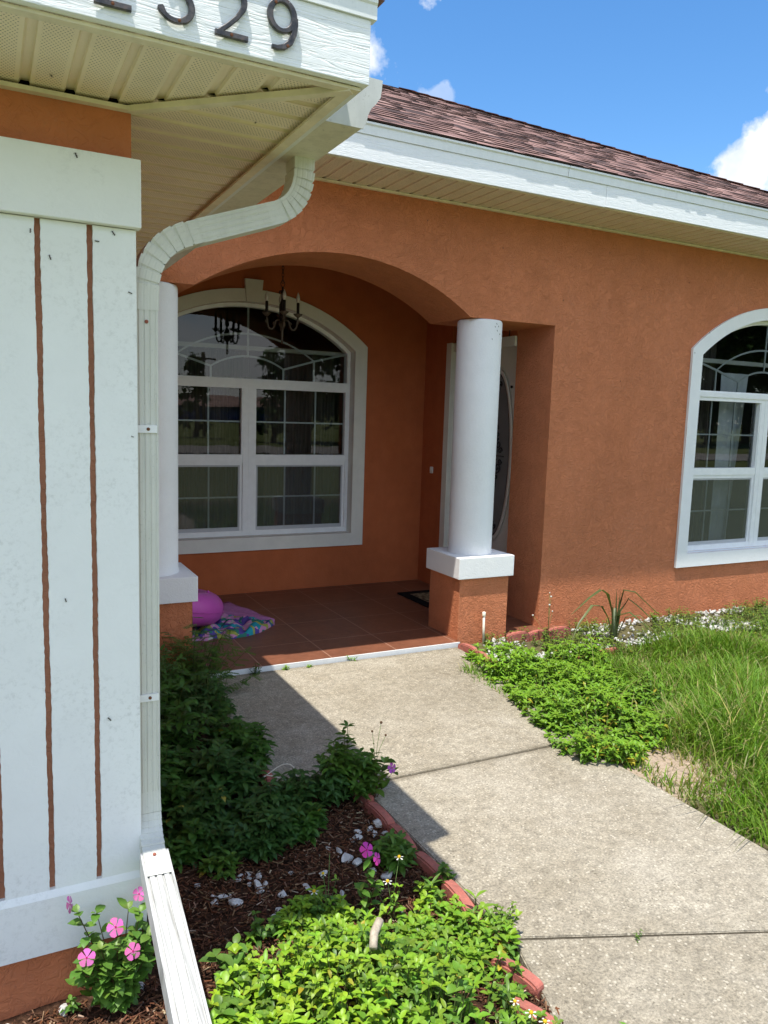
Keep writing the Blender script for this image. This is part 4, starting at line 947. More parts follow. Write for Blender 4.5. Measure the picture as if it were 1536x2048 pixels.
EL = [
 (1.04, 3.12, 96, .19, .095, 'red edging block deepest in the shade among the leafy bushes by the path notch'),
 (1.05, 2.925, -70, .17, .10, 'shaded red edging block at the notch corner with a pale hose loop over it'),
 (1.175, 2.845, 10, .19, .085, 'shaded red edging block on the short side of the path notch'),
 (1.365, 2.80, -85, .19, .09, 'shaded red edging block under the bush with the lone purple flower'),
 (1.362, 2.60, -88, .19, .085, 'shaded red edging block just before the white stone pile'),
 (1.355, 2.40, -93, .19, .09, 'shaded red edging block beside the white stone pile'),
 (1.362, 2.20, -86, .19, .085, 'red edging block crossed by the shadow edge'),
 (1.355, 2.00, -95, .19, .09, 'sunlit red edging block with a crisp end, first out of the shade'),
 (1.352, 1.81, -88, .17, .08, 'sunlit red edging block half buried in bright groundcover'),
 (1.320, 1.635, -72, .165, .085, 'sunlit red edging block beside the lower path joint'),
 (1.262, 1.490, -66, .165, .085, 'sunlit red edging block nearest the camera'),
 (2.905, 4.32, 100, .17, .10, 'red edging block touching the foot of the right column'),
 (2.895, 4.14, 88, .17, .10, 'second red edging block from the right column along the path'),
 (2.875, 3.96, 82, .18, .10, 'red edging block disappearing under the groundcover right of the path'),
 (3.385, 4.40, 0, .19, .12, 'red edging block in the gap between right column and wall, left one'),
 (3.575, 4.41, 3, .19, .11, 'weed covered middle red edging block in the gap by the wall corner'),
 (3.765, 4.40, -3, .19, .12, 'red edging block in front of the orange wall corner'),
 (3.62, 3.93, 5, .20, .085, 'red edging block peeking out of the white gravel by the lawn'),
 (3.84, 3.95, 4, .20, .075, 'half hidden red edging block next to the drooping strap leaf plant'),
]
for x, y, r, L, h, lab in EL: edging(x, y, math.radians(r), L, h, lab)
b = MB(); b.smooth = True; b.tube([(3.118, 4.446, -.03), (3.112, 4.446, .212)], .0085, 12)
pp = empty('vent_pipe', (3.115, 4.446, 0), 'thin white plastic pipe standing in front of the right column pedestal', 'pipe')
b.build('tube', 'pvc', pp); b = MB(); b.smooth = True; b.lathe([(.0118, .196), (.0122, .199), (.0122, .222), (.008, .2255)], 3.112, 4.446, 14); b.build('cap', 'pvc', pp)
def rock(x, y, s, lab, z=-.015, grp='white stones on the mulch'):
    bm = bmesh.new(); bmesh.ops.create_icosphere(bm, subdivisions=2, radius=1); rr = random.Random(int(x*9973+y*7919))
    a = (rr.uniform(.75, 1.15)*s, rr.uniform(.5, .8)*s, rr.uniform(.4, .6)*s); ph = [rr.uniform(0, 6) for _ in range(6)]
    cuts = [(Vector((rr.gauss(0, 1), rr.gauss(0, 1), rr.gauss(0, 1))).normalized(), rr.uniform(.38, .72)) for _ in range(9)]
    for v in bm.verts:
        p = v.co.copy()
        for nn, dd in cuts:
            k = p.dot(nn)
            if k > dd: p -= nn*(k-dd)
        v.co = Vector((p.x*a[0], p.y*a[1], p.z*a[2]))*(1+.05*math.sin(p.x*7+ph[0])*math.sin(p.y*6+ph[1]))
    me = bpy.data.meshes.new('stone'); bm.to_mesh(me); bm.free(); me.materials.append(M['white_stone']); o = bpy.data.objects.new('stone', me); COL.objects.link(o)
    o.location = (x, y, z+a[2]*.6); o.rotation_euler = (rr.uniform(-.3, .3), rr.uniform(-.3, .3), rr.uniform(0, 6)); return tag(o, lab, 'stone', grp)
ST = [(1.291, 2.535, .026), (1.326, 2.560, .036), (1.289, 2.500, .026), (1.328, 2.485, .026), (1.322, 2.440, .026), (1.219, 2.506, .022), (1.235, 2.540, .018), (1.192, 2.491, .018)]
for i, (x, y, s_) in enumerate(ST): rock(x, y, s_, 'white chip in the little stone pile against the shaded edging', grp='white stone pile by the edging')
for i, (x, y, s_) in enumerate([(.728, 2.427, .016), (.744, 2.445, .018), (.771, 2.433, .022), (.800, 2.415, .024), (.778, 2.367, .028), (.778, 2.335, .022), (.803, 2.362, .018), (.756, 2.39, .015)]):
    rock(x, y, s_, 'white chip in the cluster of stones on the dark mulch left of the pink flower', grp='white stone cluster on the mulch')
for x, y, s_, lab in [(1.084, 2.472, .026, 'white stone at the edge of the bushes, left of the flat grey white pair'), (1.118, 2.449, .028, 'thin white stone beside the bush edge, behind the pink flower'),
   (1.124, 2.386, .046, 'largest greyish stone behind the pink flower'), (1.139, 2.345, .030, 'grey white stone leaning right of the largest stone'),
   (1.220, 2.361, .036, 'flat oval white stone alone in the mulch below the stone pile'), (1.175, 2.282, .024, 'small upright white stone between the flower and the flat slab'),
   (1.212, 2.240, .038, 'flat grey white slab stone nearest the sunlit edging block'), (1.009, 2.337, .026, 'white stone just left of the pink flower'),
   (.910, 2.394, .016, 'tiny white stone alone on the mulch left of the flower'), (1.015, 2.193, .026, 'white stone behind the flower stem'), (.930, 2.287, .024, 'pale stone behind the yellow weed'),
   (.841, 2.285, .028, 'white stone with a dent in the middle of the mulch'), (.802, 2.207, .022, 'upper of two white stones above the groundcover'), (.776, 2.180, .022, 'lower of two white stones above the groundcover'),
   (1.160, 2.041, .026, 'bright white pointed stone in the sunlit mulch patch'), (.632, 2.372, .016, 'small stone farthest left of the row near the downspout'), (.656, 2.355, .020, 'middle white stone of the row near the downspout'),
   (.682, 2.352, .015, 'small stone at the right of the row near the downspout'), (.622, 2.335, .019, 'flat stone below the row near the downspout'), (.685, 2.300, .032, 'big faceted grey stone below the row near the downspout'),
   (.595, 2.455, .016, 'small stone in the mulch near the downspout elbow'), (.588, 2.640, .020, 'white stone under the dark bushes beside the downspout'), (.139, 2.050, .030, 'white quartz lump at the foot of the grooved wall'),
   (.013, 2.045, .026, 'white stone at the lower left corner of the picture'), (.34, 2.06, .022, 'white stone beneath the downspout behind the pink flowers')]:
    rock(x, y, s_, lab, grp='white stones on the mulch')
b = MB(); b.smooth = True; b.tube([(.905, 1.74, .145), (.925, 1.775, .162), (.955, 1.80, .176)], [.0115, .0125, .012], 12)
b.add([], []); o = b.build('branch', 'branch_wood', at=(.93, 1.77, .15)); tag(o, 'pale cut branch stub lying on the bright groundcover', 'branch')
b = MB(); b.smooth = True; b.tube([(1.06+.075*math.cos(a), 2.955+.05*math.sin(a), .075+.02*math.sin(a*2)) for a in [math.radians(200+i*16) for i in range(20)]], .0022, 6, True); o = b.build('wire_loop', 'pvc', at=(1.06, 2.95, .08)); tag(o, 'thin white wire loop lying over a shaded red edging block', 'wire')

# insects on the walls
def insect(P, axis, rot, s, lab):
    b = MB(); b.smooth = True
    b.tube([(0, -.006, 0), (0, -.003, .0006), (0, .002, .0008), (0, .0055, .0004)], [.0006, .0014, .0016, .0007], 7)
    b.add([(.0005, -.001, .0018), (.0022, -.0085, .0012), (-.0022, -.0085, .0012), (-.0005, -.001, .0018)], [(0, 1, 2, 3)])
    for sg in (1, -1):
        b.tube([(0, .001, 0), (sg*.003, .003, .0012), (sg*.0042, .0045, -.0008)], .00028, 4); b.tube([(0, -.001, 0), (sg*.003, -.003, .0012), (sg*.0042, -.0045, -.0008)], .00028, 4)
    o = b.build('insect', 'insect_brown'); o.location = P; o.scale = (s, s, s)
    q = Matrix.Rotation(rot, 3, 'Z')
    A = {'wall': Matrix.Rotation(math.radians(90), 3, 'X'), 'ceil': Matrix.Rotation(math.radians(180), 3, 'X')}[axis]
    o.rotation_euler = (A @ q).to_euler(); return tag(o, lab, 'insect', 'small dark insects on the house')
yb = YG-.0215
for x, z, r, s_, lab in [(.109, 2.002, -.1, .75, 'insect left of the first long groove near its top'), (.15, 1.946, .3, .85, 'insect right of the first long groove, lowest near the top'), (.256, 1.995, 1.5, .8, 'insect lying sideways right of the second groove top'),
    (.295, 2.020, .6, .9, 'insect near the upper band edge at right of the panel'), (.333, 1.880, 1.2, .75, 'insect near the downspout elbow'), (.169, 1.105, .3, .75, 'insect on the white board in the middle of the wall'),
    (.27, .774, .7, .9, 'insect on the white board low beside the second groove'), (.336, 1.52, 1.2, .5, 'tiny insect beside the upper downspout strap')]: insect((x, yb, z), 'wall', r, s_, lab)
insect((.210, YG-.0465, 2.182), 'wall', .4, .9, 'insect on the white upper band under the orange strip'); insect((.156, 2.0, ZG+.001), 'ceil', .3, .9, 'insect on the soffit over the orange strip')
insect((.64, 2.03, ZG+.001), 'ceil', .1, .8, 'insect on the side soffit near the gutter')
for i, (a, z) in enumerate(((-95, 2.236), (-88, 2.22), (-100, 2.215), (-92, 2.19), (-80, 2.17), (-108, 2.13))):
    ang = math.radians(a+18); insect((3.1275+.159*math.cos(ang), 4.69+.159*math.sin(ang), z), 'wall', R.uniform(-1, 1), .8, 'insect clinging to the top of the right white column')
for x, z, w_ in ((4.16, 2.83, 'just under the middle of the main eave'), (3.2, 2.75, 'above the right column'), (3.75, 2.45, 'above the wall corner by the porch opening'), (4.5, 2.6, 'up and left of the right hand window arch'), (5.0, 2.7, 'high above the left end of the right hand window'), (2.6, 2.85, 'above the right half of the arch'), (4.35, 1.9, 'midway between column and window at head height')): insect((x, YW-.002, z), 'wall', R.uniform(-1, 1), .9, 'insect on the orange wall '+w_)
for x, z, w_ in ((5.10, 2.16, 'at the lower left end of'), (5.25, 2.33, 'partway up')): insect((x, YW-.0235, z), 'wall', .3, .9, 'insect '+w_+' the white arched trim of the right hand window')

# ------------------------------------------------------------------ vegetation
class Leaves:
    """collects many small leaves with numpy and builds one mesh"""
    def __init__(s): s.V = []; s.F4 = []; s.F3 = []; s.C = []; s.n = 0
    def leaf(s, base, az, el, L, w, col, droop=.5, fold=.35, lobed=False, roll=0, sharp=1.0):
        st = (0.0, .22, .48, .75, 1.0); wd = (0.05, .82, 1.0, .62, 0.0)
        ca, sa_ = math.cos(az), math.sin(az); vs = []
        px, pz = 0.0, 0.0; e = el; prev = 0
        for k, t_ in enumerate(st):
            dl = (t_-prev)*L; prev = t_; px += dl*math.cos(e); pz += dl*math.sin(e); e -= droop*(.35 if k == 0 else .5)
            hw = w*.5*wd[k]; cr_, sr = math.cos(roll), math.sin(roll); lift = hw*fold
            # side vector
            sx_, sy_ = -sa_, ca
            cx, cy, cz = base[0]+ca*px, base[1]+sa_*px, base[2]+pz
            if k in (0,): vs.append((cx, cy, cz))
            elif k == 4: vs.append((cx, cy, cz))
            else: vs += [(cx+sx_*hw, cy+sy_*hw, cz+lift+hw*sr), (cx, cy, cz), (cx-sx_*hw, cy-sy_*hw, cz+lift-hw*sr)]
        o = s.n; s.V += vs; s.n += 11; s.C += [col]*11
        s.F3 += [(o, o+2, o+1), (o, o+3, o+2), (o+7, o+8, o+10), (o+8, o+9, o+10)]
        s.F4 += [(o+1, o+2, o+5, o+4), (o+2, o+3, o+6, o+5), (o+4, o+5, o+8, o+7), (o+5, o+6, o+9, o+8)]
    def blade(s, base, az, lean, L, w, col, curve=.8):
        n = 4; px = pz = 0; e = math.pi/2-lean; ca, sa_ = math.cos(az), math.sin(az); o = s.n
        tw_ = R.uniform(0, 3.1); sx_, sy_ = math.cos(tw_), math.sin(tw_)
        for k in range(n+1):
            if k: px += L/n*math.cos(e); pz += L/n*math.sin(e); e -= curve/n*(.4+k*.4)
            hw = w*.5*(1-k/n)**.6 if k < n else 0.0
            cx, cy, cz = base[0]+ca*px, base[1]+sa_*px, base[2]+pz
            if k < n: s.V += [(cx+sx_*hw, cy+sy_*hw, cz), (cx-sx_*hw, cy-sy_*hw, cz)]; s.n += 2; s.C += [col]*2
            else: s.V.append((cx, cy, cz)); s.n += 1; s.C.append(col)
        for k in range(n-1): s.F4.append((o+2*k, o+2*k+1, o+2*k+3, o+2*k+2))
        s.F3.append((o+2*n-2, o+2*n-1, o+2*n))
    def quadstem(s, a, b, w, col):
        o = s.n
        d_ = (b[0]-a[0], b[1]-a[1], b[2]-a[2]); 
        for (ux, uy) in ((1, 0), (-.5, .866), (-.5, -.866)): s.V.append((a[0]+ux*w, a[1]+uy*w, a[2]))
        for (ux, uy) in ((1, 0), (-.5, .866), (-.5, -.866)): s.V.append((b[0]+ux*w*.6, b[1]+uy*w*.6, b[2]))
        s.n += 6; s.C += [col]*6
        s.F4 += [(o, o+1, o+4, o+3), (o+1, o+2, o+5, o+4), (o+2, o, o+3, o+5)]
    def build(s, name, mat, at=(0, 0, 0), parent=None):
        me = bpy.data.meshes.new(name); V = np.array(s.V, dtype=np.float32)-np.array(at, dtype=np.float32)
        nf = len(s.F4)+len(s.F3); loops = np.concatenate([np.array(s.F4, dtype=np.int32).reshape(-1), np.array(s.F3, dtype=np.int32).reshape(-1)])
        me.vertices.add(len(V)); me.vertices.foreach_set('co', V.ravel()); me.loops.add(len(loops)); me.loops.foreach_set('vertex_index', loops)
        me.polygons.add(nf); st = np.concatenate([np.arange(len(s.F4))*4, len(s.F4)*4+np.arange(len(s.F3))*3]).astype(np.int32)
        me.polygons.foreach_set('loop_start', st); me.polygons.foreach_set('use_smooth', [True]*nf); me.update(calc_edges=True); me.validate()
        ca = me.color_attributes.new('tint', 'FLOAT_COLOR', 'POINT'); C = np.ones((len(V), 4), dtype=np.float32); C[:, :3] = np.array(s.C, dtype=np.float32); ca.data.foreach_set('color', C.ravel())
        me.materials.append(M[mat]); o = bpy.data.objects.new(name, me); COL.objects.link(o); o.location = at
        if parent: o.parent = parent; o.location = (0, 0, 0)
        return o
def vary(c, a=.2):
    f = 1+R.uniform(-a, a); return (max(.005, c[0]*f*(1+R.uniform(-.12, .12))), max(.01, c[1]*f), max(.004, c[2]*f*(1+R.uniform(-.15, .15))))
def sprig(L, x, y, z0, h, nn, ll, lw, col, lean=(0, 0), top=5, yellow=.0, stemcol=(.10, .14, .04)):
    """upright shoot with opposite leaves and a star of young leaves on top"""
    lx, ly = lean; a0 = R.uniform(0, 6.28)
    L.quadstem((x, y, z0), (x+lx*h, y+ly*h, z0+h), .0016+ll*.02, stemcol)
    for k in range(nn):
        t_ = (k+1.0)/(nn+.6); z = z0+h*t_; f = 1-.35*t_
        for q in (0, 1):
            az = a0+k*1.571+q*math.pi+R.uniform(-.35, .35); c = vary(col, .22)
            if R.random() < yellow: c = vary((.42, .36, .04), .2)
            L.leaf((x+lx*h*t_, y+ly*h*t_, z), az, R.uniform(.05, .6), ll*f*R.uniform(.8, 1.2), lw*f*R.uniform(.85, 1.15), c, R.uniform(.2, .8), R.uniform(.15, .5), roll=R.uniform(-.3, .3))
    for q in range(top):
        az = a0+q*6.283/top+R.uniform(-.3, .3); c = vary((col[0]*1.25, col[1]*1.18, col[2]), .15)
        L.leaf((x+lx*h, y+ly*h, z0+h), az, R.uniform(.35, .95), ll*.62*R.uniform(.7, 1.15), lw*.62, c, R.uniform(.2, .6), .35)
def pnoise(x, y, s=1.0): return .5+.25*(math.sin(x*3.1*s+1.7*math.sin(y*2.3*s))+math.sin(y*2.9*s+1.3*math.sin(x*3.7*s+2)))

# bright groundcover, left foreground
GREEN = (.175, .325, .030); DGREEN = (.055, .125, .022)
GCP = [(.40, .9), (.41, 1.60), (.46, 1.78), (.54, 1.92), (.64, 2.08), (.78, 2.17), (.92, 2.18), (1.02, 2.12), (1.07, 2.02), (1.22, 1.97), (1.20, 2.03), (1.25, 2.10), (1.34, 2.0), (1.38, 1.86), (1.40, 1.75), (1.34, 1.62), (1.27, 1.50), (1.30, 1.40), (1.42, 1.25), (1.40, 1.05), (.9, .7)]
BARE = [(.72, 2.0, .085), (1.13, 2.07, .10), (1.15, 1.615, .075), (1.12, 1.50, .06), (1.10, 1.40, .05), (1.17, 1.70, .035)]
L = Leaves(); cnt = 0
for _ in range(60000):
    if cnt >= 2050: break
    x, y = R.uniform(.4, 1.45), R.uniform(.85, 2.2)
    if not inpoly(x, y, GCP): continue
    bare = any((x-a)**2+(y-b_)**2 < r*r for a, b_, r in BARE)
    if bare and R.random() < .88: continue
    if x > 1.30 and R.random() < .3: continue
    if 1.44 < y < 1.72 and x > 1.27-.25*(1.72-y) and R.random() < .65: continue
    if 1.9 < y and x > 1.30: continue
    e = min(1, max(0, 1.0-(y-1.75)*1.4)); edge = .6 if (x > 1.2 or y > 1.95) else 1
    h = (.045+.10*pnoise(x, y, 3.0))*edge*R.uniform(.45, 1.35); cnt += 1
    zone = pnoise(x+3, y, 1.4); col = (GREEN[0]*(.75+.5*zone), GREEN[1]*(.8+.35*zone), GREEN[2]) 
    sprig(L, x, y, -.02, h, R.choice((1, 2, 3)), (R.uniform(.030, .050) if R.random() < .9 else R.uniform(.06, .085)), R.uniform(.016, .024)*(1 if R.random() < .9 else 1.5), vary(col if R.random() < .8 else (.105, .20, .035), .16), (R.uniform(-.4, .4), R.uniform(-.4, .4)), R.choice((3, 4, 4)), .05)
tag(L.build('groundcover', 'leaf'), 'bright green leafy groundcover filling the left flower bed by the path', kind='stuff')
# right groundcover
GC2 = [(2.80, 4.20), (2.95, 4.30), (3.15, 4.36), (3.30, 4.22), (3.62, 4.15), (3.72, 3.9), (3.55, 3.68), (3.52, 3.35), (3.38, 3.05), (3.12, 2.78), (2.90, 2.62), (2.66, 2.52), (2.52, 2.60), (2.42, 2.78), (2.50, 2.95), (2.56, 3.2), (2.64, 3.45), (2.72, 3.75)]
L = Leaves(); cnt = 0
for _ in range(60000):
    if cnt >= 1350: break
    x, y = R.uniform(2.4, 3.75), R.uniform(2.5, 4.4)
    if not inpoly(x, y, GC2): continue
    if pnoise(x*1.7+5, y*1.7, 3.4) < .36 and R.random() < .8: continue
    far = (y > 3.95)
    if far and R.random() < .6: continue
    h = (.03+.12*pnoise(x, y, 2.9))*R.uniform(.4, 1.3)*(.5 if far else 1); cnt += 1; zone = pnoise(x, y+2, 1.6)
    sprig(L, x, y, -.02, h, R.choice((2, 3, 4)), R.uniform(.038, .066), R.uniform(.016, .026), (.145*(.8+.4*zone), .285*(.8+.4*zone), .028), (R.uniform(-.35, .35)-(.3 if x < 2.75 else 0), R.uniform(-.35, .35)), R.choice((4, 5)), .22 if (abs(x-2.95) < .12 and abs(y-3.1) < .2) or (y < 2.75 and x > 2.55) else .015)
tag(L.build('groundcover', 'leaf'), 'leafy green groundcover spilling over the right edge of the path', kind='stuff')
# low weeds in the white gravel strip
L = Leaves()
for _ in range(2600):
    x, y = R.uniform(3.1, 8.0), R.uniform(3.86, 4.5)
    if pnoise(x, y, 2.2)+.10*(x > 4.7)-(.1 if 4.2 < x < 4.8 else 0) < .46: continue
    sprig(L, x, y, -.02, R.uniform(.02, .10), 2, R.uniform(.018, .034), R.uniform(.009, .014), (.13, .21, .035), (R.uniform(-.5, .5), R.uniform(-.5, .5)), 4, .05)
tag(L.build('weeds', 'leaf'), 'low scattered weeds growing through the white gravel along the wall', kind='stuff')
# grass
def grass_ok(x, y):
    if x < 2.62 or y > 4.05: return False
    if x < 2.66 and R.random() < .5: return False
    if inpoly(x, y, GC2) and R.random() < .93: return False
    return True
L = Leaves(); cnt = 0
for _ in range(200000):
    if cnt > 47000: break
    u = R.random(); y = -.3+4.3*u; x = 2.6+R.random()**1.1*(5.0)
    # keep to what the camera or a slight side step can see
    if x < 2.6 or y < (x-2.2)*.10 or x > 1.75*y+1.6: continue
    if not grass_ok(x, y): continue
    dens = pnoise(x*1.3, y*1.3, 1.3)
    thin = math.exp(-(((x-2.82)/.20)**2+((y-2.50)/.30)**2)); dry = pnoise(x*2.1+4, y*1.9, 1.9) < .34
    if R.random() < thin*.93 or R.random() > .7+.6*dens: continue
    tall = .07+.24*pnoise(x+1, y+2, 1.5)**1.3; tall *= (.55 if y > 3.7 else 1)*(1-.5*thin)
    k = R.random()+(.14 if dry else 0)+thin*.5; c = (.135, .262, .022) if k < .66 else ((.20, .33, .04) if k < .90 else (.36, .33, .13))
    az = R.uniform(0, 6.28) if R.random() < .6 else R.gauss(2.6+2*math.sin(x*2.3+y*3.1), .7)
    L.blade((x, y, -.03), az, abs(R.gauss(.25, .3)), tall*R.uniform(.55, 1.35), R.uniform(.0045, .010), vary(c, .28), R.uniform(.3, 1.9)); cnt += 1
for _ in range(120):   # long arching stalks, and runners over the path
    x, y = R.uniform(2.75, 5.2), R.uniform(1.2, 3.6)
    if x > 1.75*y+1.4: continue
    L.blade((x, y, -.02), R.uniform(0, 6.28), R.uniform(.1, .5), R.uniform(.30, .55), .0045, vary((.26, .27, .09), .2), R.uniform(.8, 2.4))
for yy in (2.15, 2.05, 1.9, 1.72, 1.66, 1.45, 1.3): 
    for q in range(2): L.blade((2.66, yy+R.uniform(-.05, .05), .01), math.pi+R.uniform(-.5, .5), R.uniform(1.1, 1.4), R.uniform(.16, .30), .005, vary((.15, .16, .06), .2), R.uniform(.2, .5))
tag(L.build('grass', 'blade'), 'long unmown green grass on the right of the path', kind='stuff')
# dark bushes of the left bed, each its own plant
def bush(x, y, rx, ry, h, n, ll, lw, col, lab, kindname='shrub', z0=-.02, flowers=(), yellow=.003):
    e = empty(kindname, (x, y, z0), lab, 'shrub' if kindname == 'shrub' else 'plant', 'leafy plants in the left flower bed')
    L = Leaves(); S = Leaves(); ll *= 1.18; lw *= .98; n = int(n*.95); lob = [R.uniform(.6, 1.35) for _ in range(7)]
    for _ in range(n):
        a = R.uniform(0, 6.28); r = math.sqrt(R.random())*lob[int(a*1.1141)%7]**.5; dx_, dy_ = rx*r*math.cos(a), ry*r*math.sin(a); hh = h*(1-.5*min(1, r)**2)*R.uniform(.45, 1.15)*lob[int(a*1.1141)%7]
        bx, by = dx_*.35, dy_*.35; tx, ty = dx_, dy_
        S.quadstem((bx, by, 0), (tx, ty, hh), .0022, vary((.09, .12, .035)))
        nn = 3 if hh > .18 else 2
        for k in range(nn):
            t_ = 1-.24*k; px, py, pz = bx+(tx-bx)*t_, by+(ty-by)*t_, hh*t_
            m_ = 5 if k == 0 else 4; a0 = R.uniform(0, 6.28)
            for q in range(m_):
                az = a0+q*6.283/m_+R.uniform(-.3, .3); c = vary(col if R.random() > yellow else (.3, .28, .04), .25)
                f = .75 if k == 0 else 1.0
                L.leaf((px, py, pz), az, R.uniform(.05, .75), ll*f*R.uniform(.75, 1.2), lw*f*R.uniform(.85, 1.15), c, R.uniform(.15, .6), R.uniform(.12, .4), roll=R.uniform(-.3, .3))
    L.build('foliage', 'leaf', parent=e); S.build('stems', 'leaf', parent=e)
    for fl_ in flowers: blossom(e, *fl_)
    return e
def blossom(par, x, y, z, s, az=0, tilt=.8, col=(.80, .19, .54)):
    """five petalled periwinkle flower; centre darker"""
    b = MB(); b.smooth = True
    rot = Matrix.Rotation(az, 3, 'Z') @ Matrix.Rotation(tilt, 3, 'X')
    for q in range(5):
        a = q*2*math.pi/5+.2; ca, sa_ = math.cos(a), math.sin(a)
        pts = [(0, 0), (.40, .22), (.78, .50), (1.0, .34), (1.05, -.02), (.86, -.42), (.42, -.22)]
        vs = [rot @ Vector(((px*ca-py*sa_)*s, (px*sa_+py*ca)*s, (.10*px-.16*px*px)*s)) for px, py in pts]
        b.add([v+Vector((x, y, z)) for v in vs], [(0, 1, 2, 3, 4, 5, 6)], vary(col, .06))
    for v in (0,):
        c = [rot @ Vector((.14*s*math.cos(k*1.047), .14*s*math.sin(k*1.047), .03*s)) for k in range(6)]
        b.add([q+Vector((x, y, z)) for q in c], [(0, 1, 2, 3, 4, 5)], (.45, .01, .16))
    o = b.build('flower', 'petal'); o.parent = par; return o
D1, D2, D3 = (.058, .14, .022), (.050, .118, .026), (.085, .175, .025)
bush(.70, 3.95, .22, .30, .42, 110, .05, .024, D1, 'dark green bushy plant against the left column pedestal behind the downspout')
bush(.97, 3.75, .16, .26, .30, 90, .045, .024, D2, 'dark green bush beside the shaded strip of path, below the feathery plant')
bush(.62, 3.42, .22, .26, .36, 110, .06, .028, D1, 'tall dark bush right behind the downspout, middle of the bed')
bush(.98, 3.28, .15, .22, .22, 80, .055, .028, D1, 'leafy dark bush by the path above the red corner block')
bush(.80, 3.02, .20, .16, .22, 90, .060, .030, D2, 'low dark bush below the middle of the bed, left of the red corner block')
bush(.56, 3.0, .14, .18, .24, 80, .055, .028, D1, 'dark bush hugging the downspout low down')
bush(1.13, 2.80, .17, .13, .15, 80, .045, .022, D2, 'low dark bush in front of the red corner block')
bush(1.34, 2.83, .13, .15, .26, 60, .050, .024, D3, 'upright shaded bush overhanging the path notch with buds on thin stalks')
bush(.93, 2.70, .17, .14, .16, 90, .050, .026, D2, 'low broad leaved bush above the dark mulch')
bush(.68, 2.76, .13, .11, .16, 60, .045, .024, D2, 'low dark bush left end of the mulch patch')
bush(.86, 2.56, .12, .09, .11, 60, .045, .023, D2, 'low dark bush reaching farthest into the mulch above the stone cluster')
bush(1.03, 2.60, .10, .08, .11, 46, .045, .023, D1, 'low dark bush above the lone white stones left of the stone pile')
bush(.60, 2.64, .10, .07, .10, 46, .045, .023, D1, 'low dark bush tight beside the downspout elbow')
bush(.75, 2.60, .10, .08, .09, 46, .04, .021, D2, 'low dark bush between the downspout and the stone cluster')
bush(.685, 2.50, .06, .05, .06, 14, .036, .019, D3, 'small dark seedling beside the white stone cluster', 'plant')
bush(1.26, 2.30, .085, .085, .10, 34, .045, .022, D3, 'small leafy weed against the edging at the shadow tip', 'plant')
bush(1.36, 2.12, .03, .03, .08, 7, .035, .017, D3, 'tiny weed leaning over the edging at the shadow edge', 'plant')
# feathery plant
e = empty('feathery_plant', (.98, 4.22, -.02), 'fine feathery leaved plant at the porch corner in front of the left pedestal', 'plant'); L = Leaves()
for _ in range(80):
    a = R.uniform(0, 6.28); r = R.random()**.6*.40; h = R.uniform(.20, .46)*(1-.5*(r/.40)**2); tx, ty = r*math.cos(a), r*math.sin(a)*.8
    L.quadstem((tx*.2, ty*.2, 0), (tx, ty, h), .002, (.06, .10, .03))
    for k in range(9):
        t_ = 1-k*.085; px, py, pz = tx*(.2+.8*t_), ty*(.2+.8*t_), h*t_; az = R.uniform(0, 6.28)
        for q in range(7):
            s_ = q*.009
            for sg in (-1, 1): L.leaf((px+math.cos(az)*s_, py+math.sin(az)*s_, pz-.002*q), az+sg*1.0, .2, .020, .0075, vary((.085, .17, .028), .2), .4, .2)
L.build('foliage', 'leaf', parent=e)
# periwinkle with pink flowers at the foot of the wall
def periwinkle(x, y, name_lab, stems, flowers, z0=-.015, ll=.040, lw=.025, col=(.115, .235, .035)):
    e = empty('periwinkle', (x, y, z0), name_lab, 'flowering plant', 'pink flowered periwinkles'); L = Leaves(); S = Leaves()
    for (tx, ty, h, nn) in stems:
        S.quadstem((tx*.15, ty*.15, 0), (tx*.5, ty*.5, h*.55), .0028, (.13, .05, .03)); S.quadstem((tx*.5, ty*.5, h*.55), (tx, ty, h), .0022, (.12, .08, .035))
        for k in range(nn):
            t_ = 1-k/(nn+.5); a0 = R.uniform(0, 3.14); 
            for q in (0, 1):
                L.leaf((tx*t_, ty*t_, h*(t_*.9+.1*t_*t_)), a0+q*math.pi+R.uniform(-.3, .3), R.uniform(0, .8), ll*R.uniform(.75, 1.15), lw*R.uniform(.9, 1.15), vary(col, .22), R.uniform(.1, .6), R.uniform(.1, .3), roll=R.uniform(-.2, .2))
        for q in range(3): L.leaf((tx, ty, h), R.uniform(0, 6.28), .9, ll*.6, lw*.6, vary((.16, .27, .05), .15), .3, .3)
    L.build('foliage', 'leaf', parent=e); S.build('stems', 'leaf', parent=e)
    for fl_ in flowers: blossom(e, *fl_)
    return e
rs = [(R.uniform(-.10, .09), R.uniform(-.05, .03), R.uniform(.10, .22), 5) for _ in range(46)]+[(-.085, 0, .27, 5), (-.10, .0, .31, 4), (-.05, .02, .28, 5), (.03, .02, .27, 5), (.06, .01, .26, 5)]
PX, PY = .275, 2.0
periwinkle(PX, PY, 'periwinkle with five pink flowers at the foot of the grooved wall', rs,
    [(-.117, .0, .338, .021, 1.2, 1.35, (.55, .16, .50)), (-.010, -.03, .262, .023, .4, 1.0), (-.083, -.04, .205, .021, -.2, 1.15), (.030, -.05, .195, .021, .3, 1.1), (.060, .03, .300, .018, -.6, 1.1)])
periwinkle(1.055, 2.07, 'tall single periwinkle with two magenta flowers over the stony mulch', [(.0, .0, .20, 6), (.015, -.01, .12, 3), (-.03, 0, .10, 3)], [(-.013, 0, .235, .023, .1, 1.0, (.62, .06, .42)), (.018, -.015, .205, .019, .6, 1.2, (.62, .06, .42))], ll=.045, lw=.022)
